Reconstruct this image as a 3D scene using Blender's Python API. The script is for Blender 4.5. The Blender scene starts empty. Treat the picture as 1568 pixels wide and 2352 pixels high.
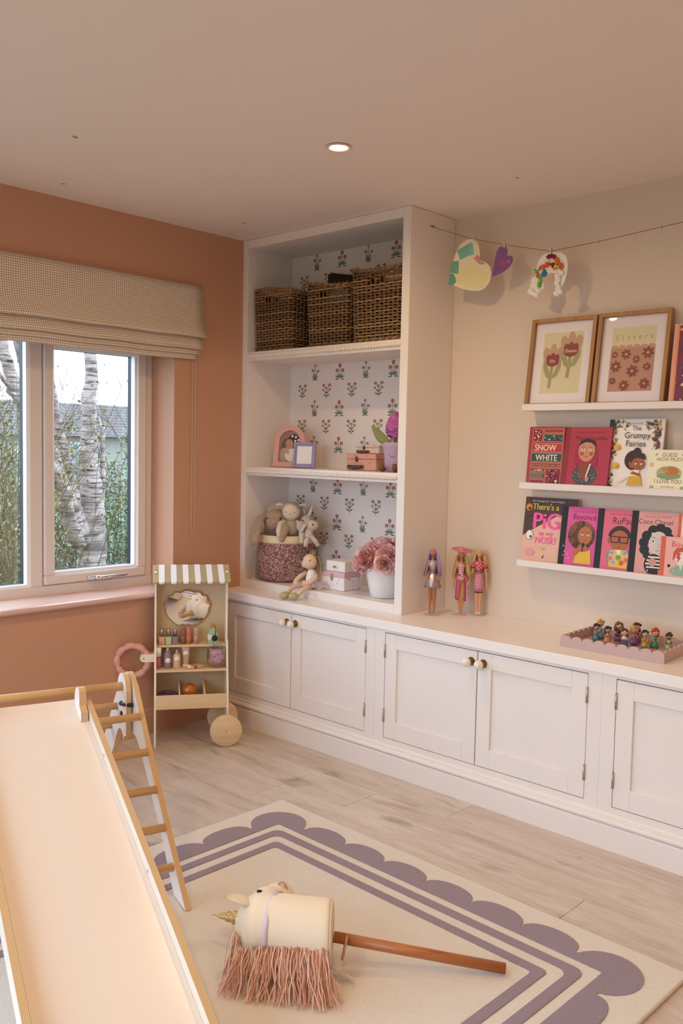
import bpy, bmesh, math, random
from mathutils import Matrix, Vector, Euler
from math import sin, cos, pi, radians, sqrt, hypot, atan2
random.seed(7)
S = bpy.context.scene
COL = S.collection
# ------------------------------------------------------------------ camera
CAM_C = Vector((3.5121, -3.3219, 1.3713)); YAW, PITCH, ROLL, FPX = .7502, -.071, .0201, 2059.39
_f = Vector((-sin(YAW)*cos(PITCH), cos(YAW)*cos(PITCH), sin(PITCH))); _r = Vector((cos(YAW), sin(YAW), 0)); _u = _r.cross(_f)
_R = _r*cos(ROLL) + _u*sin(ROLL); _U = -_r*sin(ROLL) + _u*cos(ROLL)
cam = bpy.data.cameras.new('camera'); cam.sensor_fit = 'VERTICAL'; cam.sensor_height = 36; cam.lens = FPX/2352*36; cam.clip_start = .05; cam.clip_end = 200
camo = bpy.data.objects.new('camera', cam); COL.objects.link(camo)
camo.matrix_world = Matrix(((_R.x, _U.x, -_f.x, CAM_C.x), (_R.y, _U.y, -_f.y, CAM_C.y), (_R.z, _U.z, -_f.z, CAM_C.z), (0, 0, 0, 1)))
S.camera = camo
# ------------------------------------------------------------------ light
S.view_settings.view_transform = 'Standard'; S.view_settings.look = 'None'; S.view_settings.exposure = 0.0; S.view_settings.gamma = 1.0
S.view_settings.use_curve_mapping = False
W = bpy.data.worlds.new('overcast_sky'); S.world = W; W.use_nodes = True
_bg = W.node_tree.nodes['Background']; _bg.inputs[0].default_value = (.60, .79, 1, 1); _bg.inputs[1].default_value = 6.2
S.cycles.max_bounces = 10; S.cycles.diffuse_bounces = 6; S.cycles.transparent_max_bounces = 16
S.cycles.sample_clamp_indirect = 6
LAMP_W = 7.4; LAMP_COL = (1, .70, .34)
RX, RY, RH = 4.5, -4.3, 2.4          # room size
def portal(loc, sy, sz, rot=(0, -pi/2, 0)):
    l = bpy.data.lights.new('window_portal', 'AREA'); l.shape = 'RECTANGLE'; l.size = sz; l.size_y = sy; l.cycles.is_portal = True
    o = bpy.data.objects.new('window_portal', l); COL.objects.link(o); o.location = loc; o.rotation_euler = rot
    if rot[1] == 0: l.size, l.size_y = sy, sz
portal((-.26, -1.66, 1.25), 1.85, 1.15)
portal((-.28, -3.51, 1.06), 1.36, 2.1)
portal((1.7, -4.38, 1.06), 2.4, 2.1, (-pi/2, 0, 0))
# ------------------------------------------------------------------ helpers
def lin(c):
    if isinstance(c, str):
        c = c.lstrip('#'); c = tuple(int(c[i:i+2], 16)/255 for i in (0, 2, 4))
    return tuple(x/12.92 if x <= .04045 else ((x+.055)/1.055)**2.4 for x in c)
MATS = {}
class NT:
    def __init__(s, m): s.t = m.node_tree; s.b = s.t.nodes['Principled BSDF']
    def n(s, ty, **k):
        n = s.t.nodes.new(ty)
        for a, v in k.items():
            if a.startswith('i_'): n.inputs[int(a[2:]) if a[2:].isdigit() else a[2:].replace('_', ' ')].default_value = v
            else: setattr(n, a, v)
        return n
    def l(s, a, b): s.t.links.new(a, b)
    def coord(s, what='Object', scale=(1, 1, 1), rand=False):
        c = s.n('ShaderNodeTexCoord'); mp = s.n('ShaderNodeMapping'); mp.inputs['Scale'].default_value = scale; s.l(c.outputs[what], mp.inputs[0])
        if rand:
            oi = s.n('ShaderNodeObjectInfo'); mu = s.n('ShaderNodeVectorMath', operation='SCALE'); mu.inputs[0].default_value = (37, 19, 53); s.l(oi.outputs['Random'], mu.inputs['Scale']); s.l(mu.outputs[0], mp.inputs['Location'])
        return mp.outputs[0]
    def noise(s, vec, scale, detail=4, rough=.55, dist=0):
        n = s.n('ShaderNodeTexNoise'); n.inputs['Scale'].default_value = scale; n.inputs['Detail'].default_value = detail; n.inputs['Roughness'].default_value = rough; n.inputs['Distortion'].default_value = dist
        s.l(vec, n.inputs['Vector']); return n.outputs['Fac']
    def ramp(s, fac, stops, interp='LINEAR'):
        r = s.n('ShaderNodeValToRGB'); r.color_ramp.interpolation = interp; e = r.color_ramp.elements
        while len(e) < len(stops): e.new(.5)
        for q, (p, c) in zip(e, stops): q.position = p; q.color = (*lin(c), 1) if isinstance(c, str) else (c, c, c, 1)
        s.l(fac, r.inputs[0]); return r.outputs[0]
    def mix(s, fac, a, b, mode='MIX'):
        m = s.n('ShaderNodeMix', data_type='RGBA', blend_type=mode)
        for i, x in ((0, fac), (6, a), (7, b)):
            if isinstance(x, (int, float)): m.inputs[i].default_value = x
            elif isinstance(x, str): m.inputs[i].default_value = (*lin(x), 1)
            else: s.l(x, m.inputs[i])
        return m.outputs[2]
    def math(s, op, a, b=0.0):
        m = s.n('ShaderNodeMath', operation=op)
        for i, x in ((0, a), (1, b)):
            if isinstance(x, (int, float)): m.inputs[i].default_value = x
            else: s.l(x, m.inputs[i])
        return m.outputs[0]
    def bump(s, h, strength, dist=.001):
        b = s.n('ShaderNodeBump'); b.inputs['Strength'].default_value = strength; b.inputs['Distance'].default_value = dist; s.l(h, b.inputs['Height']); s.l(b.outputs[0], s.b.inputs['Normal'])
    def col(s, c): s.l(c, s.b.inputs['Base Color'])
def M(name, col='#cccccc', rough=.6, metal=0, bump=None, var=None, emit=None, trans=0, spec=None, ior=None, sheen=0, coat=0, alpha=None, sss=0):
    """bump=(scale,strength,dist) var=(scale,colour2)"""
    if name in MATS: return MATS[name]
    m = bpy.data.materials.new(name); m.use_nodes = True; t = NT(m); b = t.b
    b.inputs['Base Color'].default_value = (*lin(col), 1); b.inputs['Roughness'].default_value = rough; b.inputs['Metallic'].default_value = metal
    if spec is not None: b.inputs['Specular IOR Level'].default_value = spec
    if ior: b.inputs['IOR'].default_value = ior
    if trans: b.inputs['Transmission Weight'].default_value = trans
    if sheen: b.inputs['Sheen Weight'].default_value = sheen; b.inputs['Sheen Roughness'].default_value = .4
    if coat: b.inputs['Coat Weight'].default_value = coat; b.inputs['Coat Roughness'].default_value = .08
    if alpha is not None: b.inputs['Alpha'].default_value = alpha
    if emit: b.inputs['Emission Color'].default_value = (*lin(emit[0]), 1); b.inputs['Emission Strength'].default_value = emit[1]
    if var or bump: v = t.coord('Object', rand=True)
    if var: t.col(t.mix(t.ramp(t.noise(v, var[0]), [(.35, 0.0), (.65, 1.0)]), col, var[1]))
    if bump: t.bump(t.noise(v, bump[0], 3), bump[1], bump[2])
    m.diffuse_color = (*lin(col), 1); MATS[name] = m; return m
def ink(c): return M('ink_'+c.lstrip('#'), c, .55)
I4 = Matrix.Identity(4)
def XF(loc=(0, 0, 0), rot=(0, 0, 0), sc=(1, 1, 1)): return Matrix.LocRotScale(Vector(loc), Euler(rot), Vector(sc))
class MB:
    def __init__(s, mat=None): s.v = []; s.f = []; s.mi = []; s.sm = []; s.mats = []; s.c = 0; s.X = I4; s.m(mat) if mat else None
    def m(s, mat):
        if mat not in s.mats: s.mats.append(mat)
        s.c = s.mats.index(mat); return s
    def at(s, X=None): s.X = X or I4; return s
    def add(s, vs, fs, smooth=False):
        o = len(s.v); X = s.X
        if X is I4: s.v.extend([tuple(p) for p in vs])
        else: s.v.extend([tuple(X @ Vector(p)) for p in vs])
        for f in fs: s.f.append([i+o for i in f]); s.mi.append(s.c); s.sm.append(smooth)
        return s
    def box(s, x0, x1, y0, y1, z0, z1):
        v = [(x, y, z) for z in (z0, z1) for y in (y0, y1) for x in (x0, x1)]
        return s.add(v, [(0, 2, 3, 1), (4, 5, 7, 6), (0, 1, 5, 4), (2, 6, 7, 3), (0, 4, 6, 2), (1, 3, 7, 5)])
    def rbox(s, x0, x1, y0, y1, z0, z1, b=.002, seg=1):
        if x1 < x0: x0, x1 = x1, x0
        if y1 < y0: y0, y1 = y1, y0
        if z1 < z0: z0, z1 = z1, z0
        bm = bmesh.new(); bmesh.ops.create_cube(bm, size=1)
        for q in bm.verts: q.co = ((x0+x1)/2+q.co.x*(x1-x0), (y0+y1)/2+q.co.y*(y1-y0), (z0+z1)/2+q.co.z*(z1-z0))
        b = min(b, .49*min(x1-x0, y1-y0, z1-z0))
        bmesh.ops.bevel(bm, geom=list(bm.edges), offset=b, segments=seg, profile=.5, affect='EDGES')
        bm.verts.index_update(); bm.normal_update(); V_ = [q.co[:] for q in bm.verts]; o_ = len(s.v); n_ = len(s.f)
        s.add(V_, [[q.index for q in f.verts] for f in bm.faces], False)
        if seg > 1: s.sm[n_:] = [max(abs(c) for c in f.normal) < .999 for f in bm.faces]
        bm.free(); return s
    def tube(s, path, rad, n=8, caps=True, smooth=True, flat=1.0):
        P = [Vector(p) for p in path]; k = len(P)
        if not hasattr(rad, '__len__'): rad = [rad]*k
        T = [(P[min(i+1, k-1)]-P[max(i-1, 0)]).normalized() for i in range(k)]
        a = Vector((0, 0, 1)) if abs(T[0].z) < .9 else Vector((1, 0, 0)); N = T[0].cross(a).normalized(); vs = []; fs = []
        for i in range(k):
            N = (N-T[i]*N.dot(T[i])); N = N.normalized() if N.length > 1e-9 else T[i].orthogonal().normalized(); B = T[i].cross(N)
            for j in range(n): an = 2*pi*j/n; vs.append(P[i]+(N*cos(an)+B*sin(an)*flat)*rad[i])
        for i in range(k-1):
            for j in range(n): fs.append((i*n+j, i*n+(j+1) % n, (i+1)*n+(j+1) % n, (i+1)*n+j))
        s.add(vs, fs, smooth)
        if caps: s.add([vs[j] for j in range(n)], [list(range(n))[::-1]]); s.add([vs[(k-1)*n+j] for j in range(n)], [list(range(n))])
        return s
    def cyl(s, p0, p1, r0, r1=None, n=16, caps=True): return s.tube([p0, p1], [r0, r0 if r1 is None else r1], n, caps)
    def lathe(s, prof, n=24, c=(0, 0, 0), smooth=True, wob=None):
        vs = []; fs = []; k = len(prof)
        for i, (r, z) in enumerate(prof):
            for j in range(n):
                a = 2*pi*j/n; q = r*(wob(a, z) if wob else 1); vs.append((c[0]+q*cos(a), c[1]+q*sin(a), c[2]+z))
        for i in range(k-1):
            for j in range(n): fs.append((i*n+j, i*n+(j+1) % n, (i+1)*n+(j+1) % n, (i+1)*n+j))
        s.add(vs, fs, smooth)
        if prof[0][0] > 1e-5: s.add(vs[:n], [list(range(n))[::-1]])
        if prof[-1][0] > 1e-5: s.add(vs[-n:], [list(range(n))])
        return s
    def ell(s, c, r, rot=(0, 0, 0), nu=16, nv=10, fn=None):
        if not hasattr(r, '__len__'): r = (r, r, r)
        E = Euler(rot).to_matrix(); c = Vector(c); vs = []; fs = []
        for i in range(nv+1):
            th = pi*i/nv
            for j in range(nu):
                ph = 2*pi*j/nu; p = Vector((sin(th)*cos(ph), sin(th)*sin(ph), cos(th)))
                if fn: p = Vector(fn(p))
                vs.append(c+E @ Vector((p.x*r[0], p.y*r[1], p.z*r[2])))
        for i in range(nv):
            for j in range(nu): fs.append((i*nu+j, (i+1)*nu+j, (i+1)*nu+(j+1) % nu, i*nu+(j+1) % nu))
        return s.add(vs, fs, True)
    def prism(s, poly, d0, d1, fn, side=None, smooth=False):
        """poly 2-D, extruded d0..d1; fn(a,b,d)->xyz"""
        n = len(poly); v0 = [fn(a, b, d0) for a, b in poly]; v1 = [fn(a, b, d1) for a, b in poly]
        s.add(v0, [list(range(n))[::-1]]); s.add(v1, [list(range(n))])
        c = s.c
        if side: s.m(side)
        s.add(v0+v1, [(i, (i+1) % n, n+(i+1) % n, n+i) for i in range(n)], smooth); s.c = c; return s
    def build(s, name, parent=None, label=None, cat=None, group=None, kind=None, loc=None, rot=None, fixn=True):
        me = bpy.data.meshes.new(name); me.from_pydata(s.v, [], s.f)
        for m in s.mats: me.materials.append(m)
        me.polygons.foreach_set('material_index', s.mi); me.polygons.foreach_set('use_smooth', s.sm)
        if fixn:
            bm = bmesh.new(); bm.from_mesh(me); bmesh.ops.remove_doubles(bm, verts=bm.verts, dist=1e-6); bmesh.ops.recalc_face_normals(bm, faces=bm.faces); bm.to_mesh(me); bm.free()
        me.update()
        o = bpy.data.objects.new(name, me); COL.objects.link(o); o.parent = parent
        if loc: o.location = loc
        if rot: o.rotation_euler = rot
        return tag(o, label, cat, group, kind)
def tag(o, label=None, cat=None, group=None, kind=None):
    if label: o['label'] = label
    if cat: o['category'] = cat
    if group: o['group'] = group
    if kind: o['kind'] = kind
    return o
def thing(name, label, cat, loc=(0, 0, 0), rot=(0, 0, 0), group=None):
    o = bpy.data.objects.new(name, None); o.empty_display_size = .05; COL.objects.link(o); o.location = loc; o.rotation_euler = rot if hasattr(rot, '__len__') else (0, 0, rot)
    return tag(o, label, cat, group)
def copytree(o, parent=None, **kw):
    c = o.copy(); COL.objects.link(c); c.parent = parent
    for ch in o.children: copytree(ch, c)
    for k, v in kw.items():
        if k in ('location', 'rotation_euler', 'scale'): setattr(c, k, v)
        else: c[k] = v
    return c
_TX = {}
def text_mesh(s, shear=0):
    if (s, shear) not in _TX:
        cu = bpy.data.curves.new('t', 'FONT'); cu.body = s; cu.size = 1; cu.align_x = 'CENTER'; cu.shear = shear; cu.resolution_u = 3
        o = bpy.data.objects.new('t', cu); me = bpy.data.meshes.new_from_object(o)
        _TX[s, shear] = ([tuple(v.co[:2]) for v in me.vertices], [list(p.vertices) for p in me.polygons])
        bpy.data.objects.remove(o); bpy.data.meshes.remove(me); bpy.data.curves.remove(cu)
    return _TX[s, shear]
class Print:
    """flat ink shapes on a face; fn(u,v,h)->xyz"""
    def __init__(s, fn, mb=None, step=.00012): s.mb = mb or MB(); s.fn = fn; s.h = step; s.st = step
    def poly(s, c, pts): s.mb.m(ink(c)).add([s.fn(u, v, s.h) for u, v in pts], [list(range(len(pts)))]); s.h += s.st*.25; return s
    def rect(s, c, u0, v0, u1, v1): return s.poly(c, [(u0, v0), (u1, v0), (u1, v1), (u0, v1)])
    def ell(s, c, u, v, ru, rv=None, rot=0, n=18, a0=0, a1=2*pi):
        rv = ru if rv is None else rv; m = n if abs(a1-a0-2*pi) < 1e-6 else n+1; P = []
        for i in range(m):
            a = a0+(a1-a0)*i/n; x, y = ru*cos(a), rv*sin(a); P.append((u+x*cos(rot)-y*sin(rot), v+x*sin(rot)+y*cos(rot)))
        return s.poly(c, P)
    def stroke(s, c, pts, w):
        L = []; R = []; k = len(pts)
        for i in range(k):
            a = pts[max(i-1, 0)]; b = pts[min(i+1, k-1)]; dx, dy = b[0]-a[0], b[1]-a[1]; d = hypot(dx, dy) or 1; nx, ny = -dy/d*w/2, dx/d*w/2
            L.append((pts[i][0]+nx, pts[i][1]+ny)); R.append((pts[i][0]-nx, pts[i][1]-ny))
        s.mb.m(ink(c)).add([s.fn(u, v, s.h) for u, v in L+R], [(i, i+1, k+i+1, k+i) for i in range(k-1)]); s.h += s.st*.25; return s
    def text(s, c, t, u, v, size, shear=0, xs=1.0, rot=0, bold=0):
        V, F = text_mesh(t, shear)
        for du in ((0,) if not bold else (-bold, 0, bold)):
            s.mb.m(ink(c)).add([s.fn(u+du+size*(x*xs*cos(rot)-y*sin(rot)), v+size*(x*xs*sin(rot)+y*cos(rot)), s.h) for x, y in V], F); s.h += s.st*.1
        s.h += s.st*.15; return s
    def build(s, name, parent, **k): return s.mb.build(name, parent, fixn=False, **k)
def lerp(a, b, t): return a+(b-a)*t
# ------------------------------------------------------------------ surface materials
def paint(name, col, rough=.55, b=.25):
    m = M(name, col, rough); t = NT(m); v = t.coord('Object'); t.bump(t.noise(v, 900, 2), b, .0004); return m
WALL = paint('wall_paint_greige', '#dccab9', .7); CEIL = paint('ceiling_paint', '#ebdcd3', .75); PINK = paint('wall_paint_terracotta_pink', '#c49275', .6)
JOIN = paint('joinery_paint', '#e9dfd9', .38, .06); UPVC = M('upvc_pinkish_white', '#ded2cc', .35)
def wood(name, c1, c2, c3, scale, rough=.45, axis=0):
    m = M(name, c1, rough); t = NT(m); sc = [18, 18, 18]; sc[axis] = 1.2; v = t.coord('Object', tuple(sc), rand=True)
    n = t.noise(v, scale, 6, .6, .4); c = t.ramp(n, [(.25, c3), (.5, c1), (.75, c2)]); t.col(c); t.bump(n, .08, .0006); return m
def plank_mat():
    m = M('oak_laminate', '#b39c86', .42); t = NT(m)
    v = t.coord('Object', (1.0, 8, 8), rand=True); n1 = t.noise(v, 1.7, 8, .66, .7)
    v2 = t.coord('Object', (3, 60, 60), rand=True); n2 = t.noise(v2, 5, 4, .6)
    v3 = t.coord('Object', (2.2, 6, 6), rand=True); n3 = t.noise(v3, 1.3, 3, .5, .5)
    c = t.ramp(n1, [(.25, '#a59383'), (.40, '#cdbcae'), (.55, '#ddcfc4'), (.8, '#e8ded5')])
    c = t.mix(t.ramp(n2, [(.35, 0.0), (.7, .45)]), c, '#a08c7b')
    oi = t.n('ShaderNodeObjectInfo'); c = t.mix(t.math('MULTIPLY', oi.outputs['Random'], .28), c, '#ab9a8a')
    kn = t.ramp(n3, [(.64, 0.0), (.76, .75)]); c = t.mix(kn, c, '#7d6a58'); t.col(c); t.bump(n2, .1, .0005); return m
PLANK = plank_mat()
# ------------------------------------------------------------------ the room
fl = MB(M('subfloor', '#6b5a4a', .9)).box(-.02, RX, RY, .02, -.05, -.009).build('floor', kind='structure')
PW, PL, PT = .1915, 1.34, .008
def plank_mesh(L):
    return MB(PLANK).rbox(.0006, L-.0006, .0006, PW-.0006, -PT, 0, .0012)
row = 0; y = -.2735; pcache = {}
while y > RY:
    off = (1.587-.3345*(row-1)) % PL - PL
    x = off
    while x < RX:
        x0 = max(x, 0); x1 = min(x+PL, RX); L = round(x1-x0, 4)
        if L > .03:
            yb = max(y-PW, RY)
            if L in pcache: o = pcache[L].copy(); COL.objects.link(o)
            else: o = plank_mesh(L).build('plank', fl); pcache[L] = o
            o.location = (x0, y-PW, 0); o.parent = fl
        x += PL
    y -= PW; row += 1
ce = MB(CEIL).box(-.02, RX, RY, .02, RH, RH+.1).build('ceiling', kind='structure')
for (x, y, a, b) in ((.97, -2.2, .016, .01), (.72, -1.68, .014, .008), (.19, -1.42, .01, .007), (.28, -.55, .011, .007), (1.62, -.36, .009, .006)):
    MB(M('filler_smudge', '#a98d80', .8)).ell((x, y, RH-.0004), (a, b, .0006), (0, 0, x*3), 14, 4).build('filler_spot', ce)
MB(WALL).box(-.02, RX+.1, 0, .1, 0, RH).build('wall_back', kind='structure')
MB(WALL).box(RX, RX+.1, RY, 0, 0, RH).build('wall_right', kind='structure')
MB(WALL).box(-.3, .5, RY-.1, RY, 0, RH).box(2.9, RX+.1, RY-.1, RY, 0, RH).box(.5, 2.9, RY-.1, RY, 2.12, RH).build('wall_front', kind='structure', fixn=False)
GLASS = bpy.data.materials.new('clear_glass_pane'); GLASS.use_nodes = True; _t = GLASS.node_tree; _t.nodes.clear()
_o = _t.nodes.new('ShaderNodeOutputMaterial'); _x = _t.nodes.new('ShaderNodeMixShader'); _g = _t.nodes.new('ShaderNodeBsdfGlossy'); _p = _t.nodes.new('ShaderNodeBsdfTransparent'); _g.inputs['Roughness'].default_value = .02
_x.inputs[0].default_value = .05; _t.links.new(_p.outputs[0], _x.inputs[1]); _t.links.new(_g.outputs[0], _x.inputs[2]); _t.links.new(_x.outputs[0], _o.inputs[0])
GY0, GY1 = -4.2, -2.82       # unseen glazed doors added to the window wall for more daylight
w2 = MB(UPVC)
for y in (GY0, -3.545, GY1-.07): w2.box(-.25, -.18, y, y+.07, 0, 2.12)
w2.box(-.25, -.18, GY0, GY1, 0, .07).box(-.25, -.18, GY0, GY1, 2.05, 2.12); w2 = w2.build('added_door_1', kind='structure', label='added white glazed doors in the window wall, unseen, for daylight')
for y in (GY0+.07, -3.475): MB(GLASS).box(-.218, -.212, y, y+.585, .07, 2.05).build('pane', w2)
w3 = MB(UPVC)  # second unseen pair of glazed doors, added to raise the daylight
for x in (.5, 1.665, 2.83): w3.box(x, x+.07, RY-.09, RY-.02, 0, 2.12)
w3.box(.5, 2.9, RY-.09, RY-.02, 0, .07).box(.5, 2.9, RY-.09, RY-.02, 2.05, 2.12); w3 = w3.build('added_door_2', kind='structure', label='added wide white glazed doors behind the viewer, unseen, for daylight')
for x in (.57, 1.735): MB(GLASS).box(x, x+1.095, RY-.058, RY-.052, .07, 2.05).build('pane', w3)
# pink window wall with an opening and 0.178 m reveals
WY0, WY1, WZ0, WZ1, WD = -2.62, -.735, .655, 1.90, -.178
wl = MB(PINK)
wl.box(-.3, 0, WY1, .02, 0, RH).box(-.3, 0, GY1, WY0, 0, RH).box(-.3, 0, RY, GY0, 0, RH).box(-.3, 0, GY0, GY1, 2.12, RH).box(-.3, 0, WY0, WY1, 0, WZ0).box(-.3, 0, WY0, WY1, WZ1, RH)
wl.build('wall_left', kind='structure', fixn=False)
sl = MB(paint('sill_satin_daylit_pink', '#dbb5a6', .28)); prof = [(WD, WZ0-.003), (.012, WZ0-.003), (.03, WZ0), (.039, WZ0+.008), (.041, WZ0+.016), (.038, WZ0+.024), (.028, WZ0+.028), (WD, WZ0+.030)]  # wall pink lightened: daylight put into the sill colour
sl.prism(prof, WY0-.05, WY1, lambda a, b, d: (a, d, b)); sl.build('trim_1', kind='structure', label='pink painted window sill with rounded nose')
bb = MB(PINK); prof = [(0, 0), (.018, 0), (.018, .095), (.014, .10), (.014, .112), (.006, .125), (0, .125)]
bb.prism(prof, GY1, -.47, lambda a, b, d: (a, d, b)); bb.build('baseboard_left', kind='structure')
# ------------------------------------------------------------------ window
def window():
    X = WD; z0 = WZ0+.028; z1 = WZ1
    win = MB(UPVC); f = .036
    ys = [WY1, -1.345, -1.995, WY0]          # frame right, mullion, mullion, left
    win.box(X-.07, X, WY0, WY1, z0, z0+.044).box(X-.07, X, WY0, WY1, z1-.05, z1)
    win.rbox(X-.07, X, ys[0]-.038, ys[0], z0+.044, z1-.05, .003).rbox(X-.07, X, ys[3], ys[3]+.038, z0+.044, z1-.05, .003)
    for yy in ys[1:3]: win.rbox(X-.07, X, yy-.03, yy+.03, z0+.044, z1-.05, .003)
    w = win.build('window_1', kind='structure', label='white plastic casement window with three lights')
    GL = GLASS; GK = M('black_gasket', '#101214', .5); BE = M('white_glazing_bead', '#f3f4f8', .3)
    def light(y0, y1, sash):
        za, zb = z0+.044, z1-.05; s_ = .046 if sash else 0.0
        if sash:
            m = MB(UPVC); xo = X+.012
            m.rbox(X-.045, xo, y0+.004, y1-.004, za+.004, za+s_+.002, .005).rbox(X-.045, xo, y0+.004, y1-.004, zb-s_, zb-.004, .005)
            m.rbox(X-.045, xo, y0+.004, y0+s_+.004, za+s_+.002, zb-s_, .0035).rbox(X-.045, xo, y1-s_-.004, y1-.004, za+s_+.002, zb-s_, .0035); so = m.build('sash', w)
            h = MB(M('chrome', '#d8d8d8', .12, 1)); ym = y0+.37*(y1-y0)+.07; zc = za+.018
            h.rbox(xo, xo+.012, ym-.055, ym+.04, zc-.010, zc+.010, .005, 2); h.tube([(xo+.018, ym-.01, zc), (xo+.03, ym+.005, zc+.001), (xo+.03, ym+.14, zc+.006)], [.009, .010, .006], 10)
            h.ell((xo+.02, ym-.01, zc), .013); h.build('window_handle', so, label='chrome espagnolette handle')
        a, b = y0+s_, y1-s_; c, d = za+s_, zb-s_
        def ring(o, x0, x1, mt, nm):
            m = MB(mt); m.box(x0, x1, a, b, c, c+o).box(x0, x1, a, b, d-o, d).box(x0, x1, a, a+o, c+o, d-o).box(x0, x1, b-o, b, c+o, d-o); m.build(nm, w)
        ring(.014, X-.034, X-.004, BE, 'glazing_bead'); ring(.0145, X-.062, X-.034, GK, 'gasket')
        MB(GL).box(X-.0605, X-.0570, a+.004, b-.004, c+.004, d-.004).build('pane', w)
    light(ys[1]+.03, ys[0]-.038, True); light(ys[2]+.03, ys[1]-.03, False); light(ys[3]+.038, ys[2]-.03, True)
window()
# ------------------------------------------------------------------ downlights
def downlight(x, y, label):
    t = thing('downlight', label, 'ceiling light', (x, y, RH), 0, 'recessed ceiling downlights')
    MB(M('downlight_rim', '#e8d5c8', .5)).lathe([(.040, -.001), (.0455, -.0035), (.044, -.006), (.036, -.0065), (.030, -.003), (.027, -.0005)], 32).build('rim', t)
    MB(M('lamp_lens', '#ffffff', .3, emit=('#fff0dc', 22))).lathe([(.0268, -.003), (.02, -.0045), (.0, -.005)], 24).build('lens', t)
    l = bpy.data.lights.new('downlight_beam', 'SPOT'); l.energy = LAMP_W*4; l.color = LAMP_COL; l.spot_size = radians(179); l.spot_blend = .95; l.shadow_soft_size = .022
    o = bpy.data.objects.new('downlight_beam', l); COL.objects.link(o); o.parent = t; o.location = (0, 0, -.03)
downlight(1.34, -1.042, 'glowing round recessed downlight in the pinkish ceiling')
for x, y, w_ in ((3.45, -1.30, 'above the book ledges, right of the picture'), (1.34, -2.75, 'above the slide, out of the picture'), (2.95, -2.75, 'above the viewer, out of the picture')): downlight(x, y, 'added unseen ceiling downlight '+w_)  # extra downlights out of view, added to balance the lamp light
# ------------------------------------------------------------------ ground outside
gm = M('garden_ground', '#6f7458', .95); t = NT(gm); v = t.coord('Object'); t.col(t.ramp(t.noise(v, 2.5, 6), [(.3, '#3c3c2e'), (.55, '#525a3e'), (.75, '#646a4e')]))
MB(gm).add([(-60, -60, -.35), (60, -60, -.35), (60, 60, -.35), (-60, 60, -.35)], [(0, 1, 2, 3)]).build('ground', kind='structure', label='rough grass of the garden')
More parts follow.
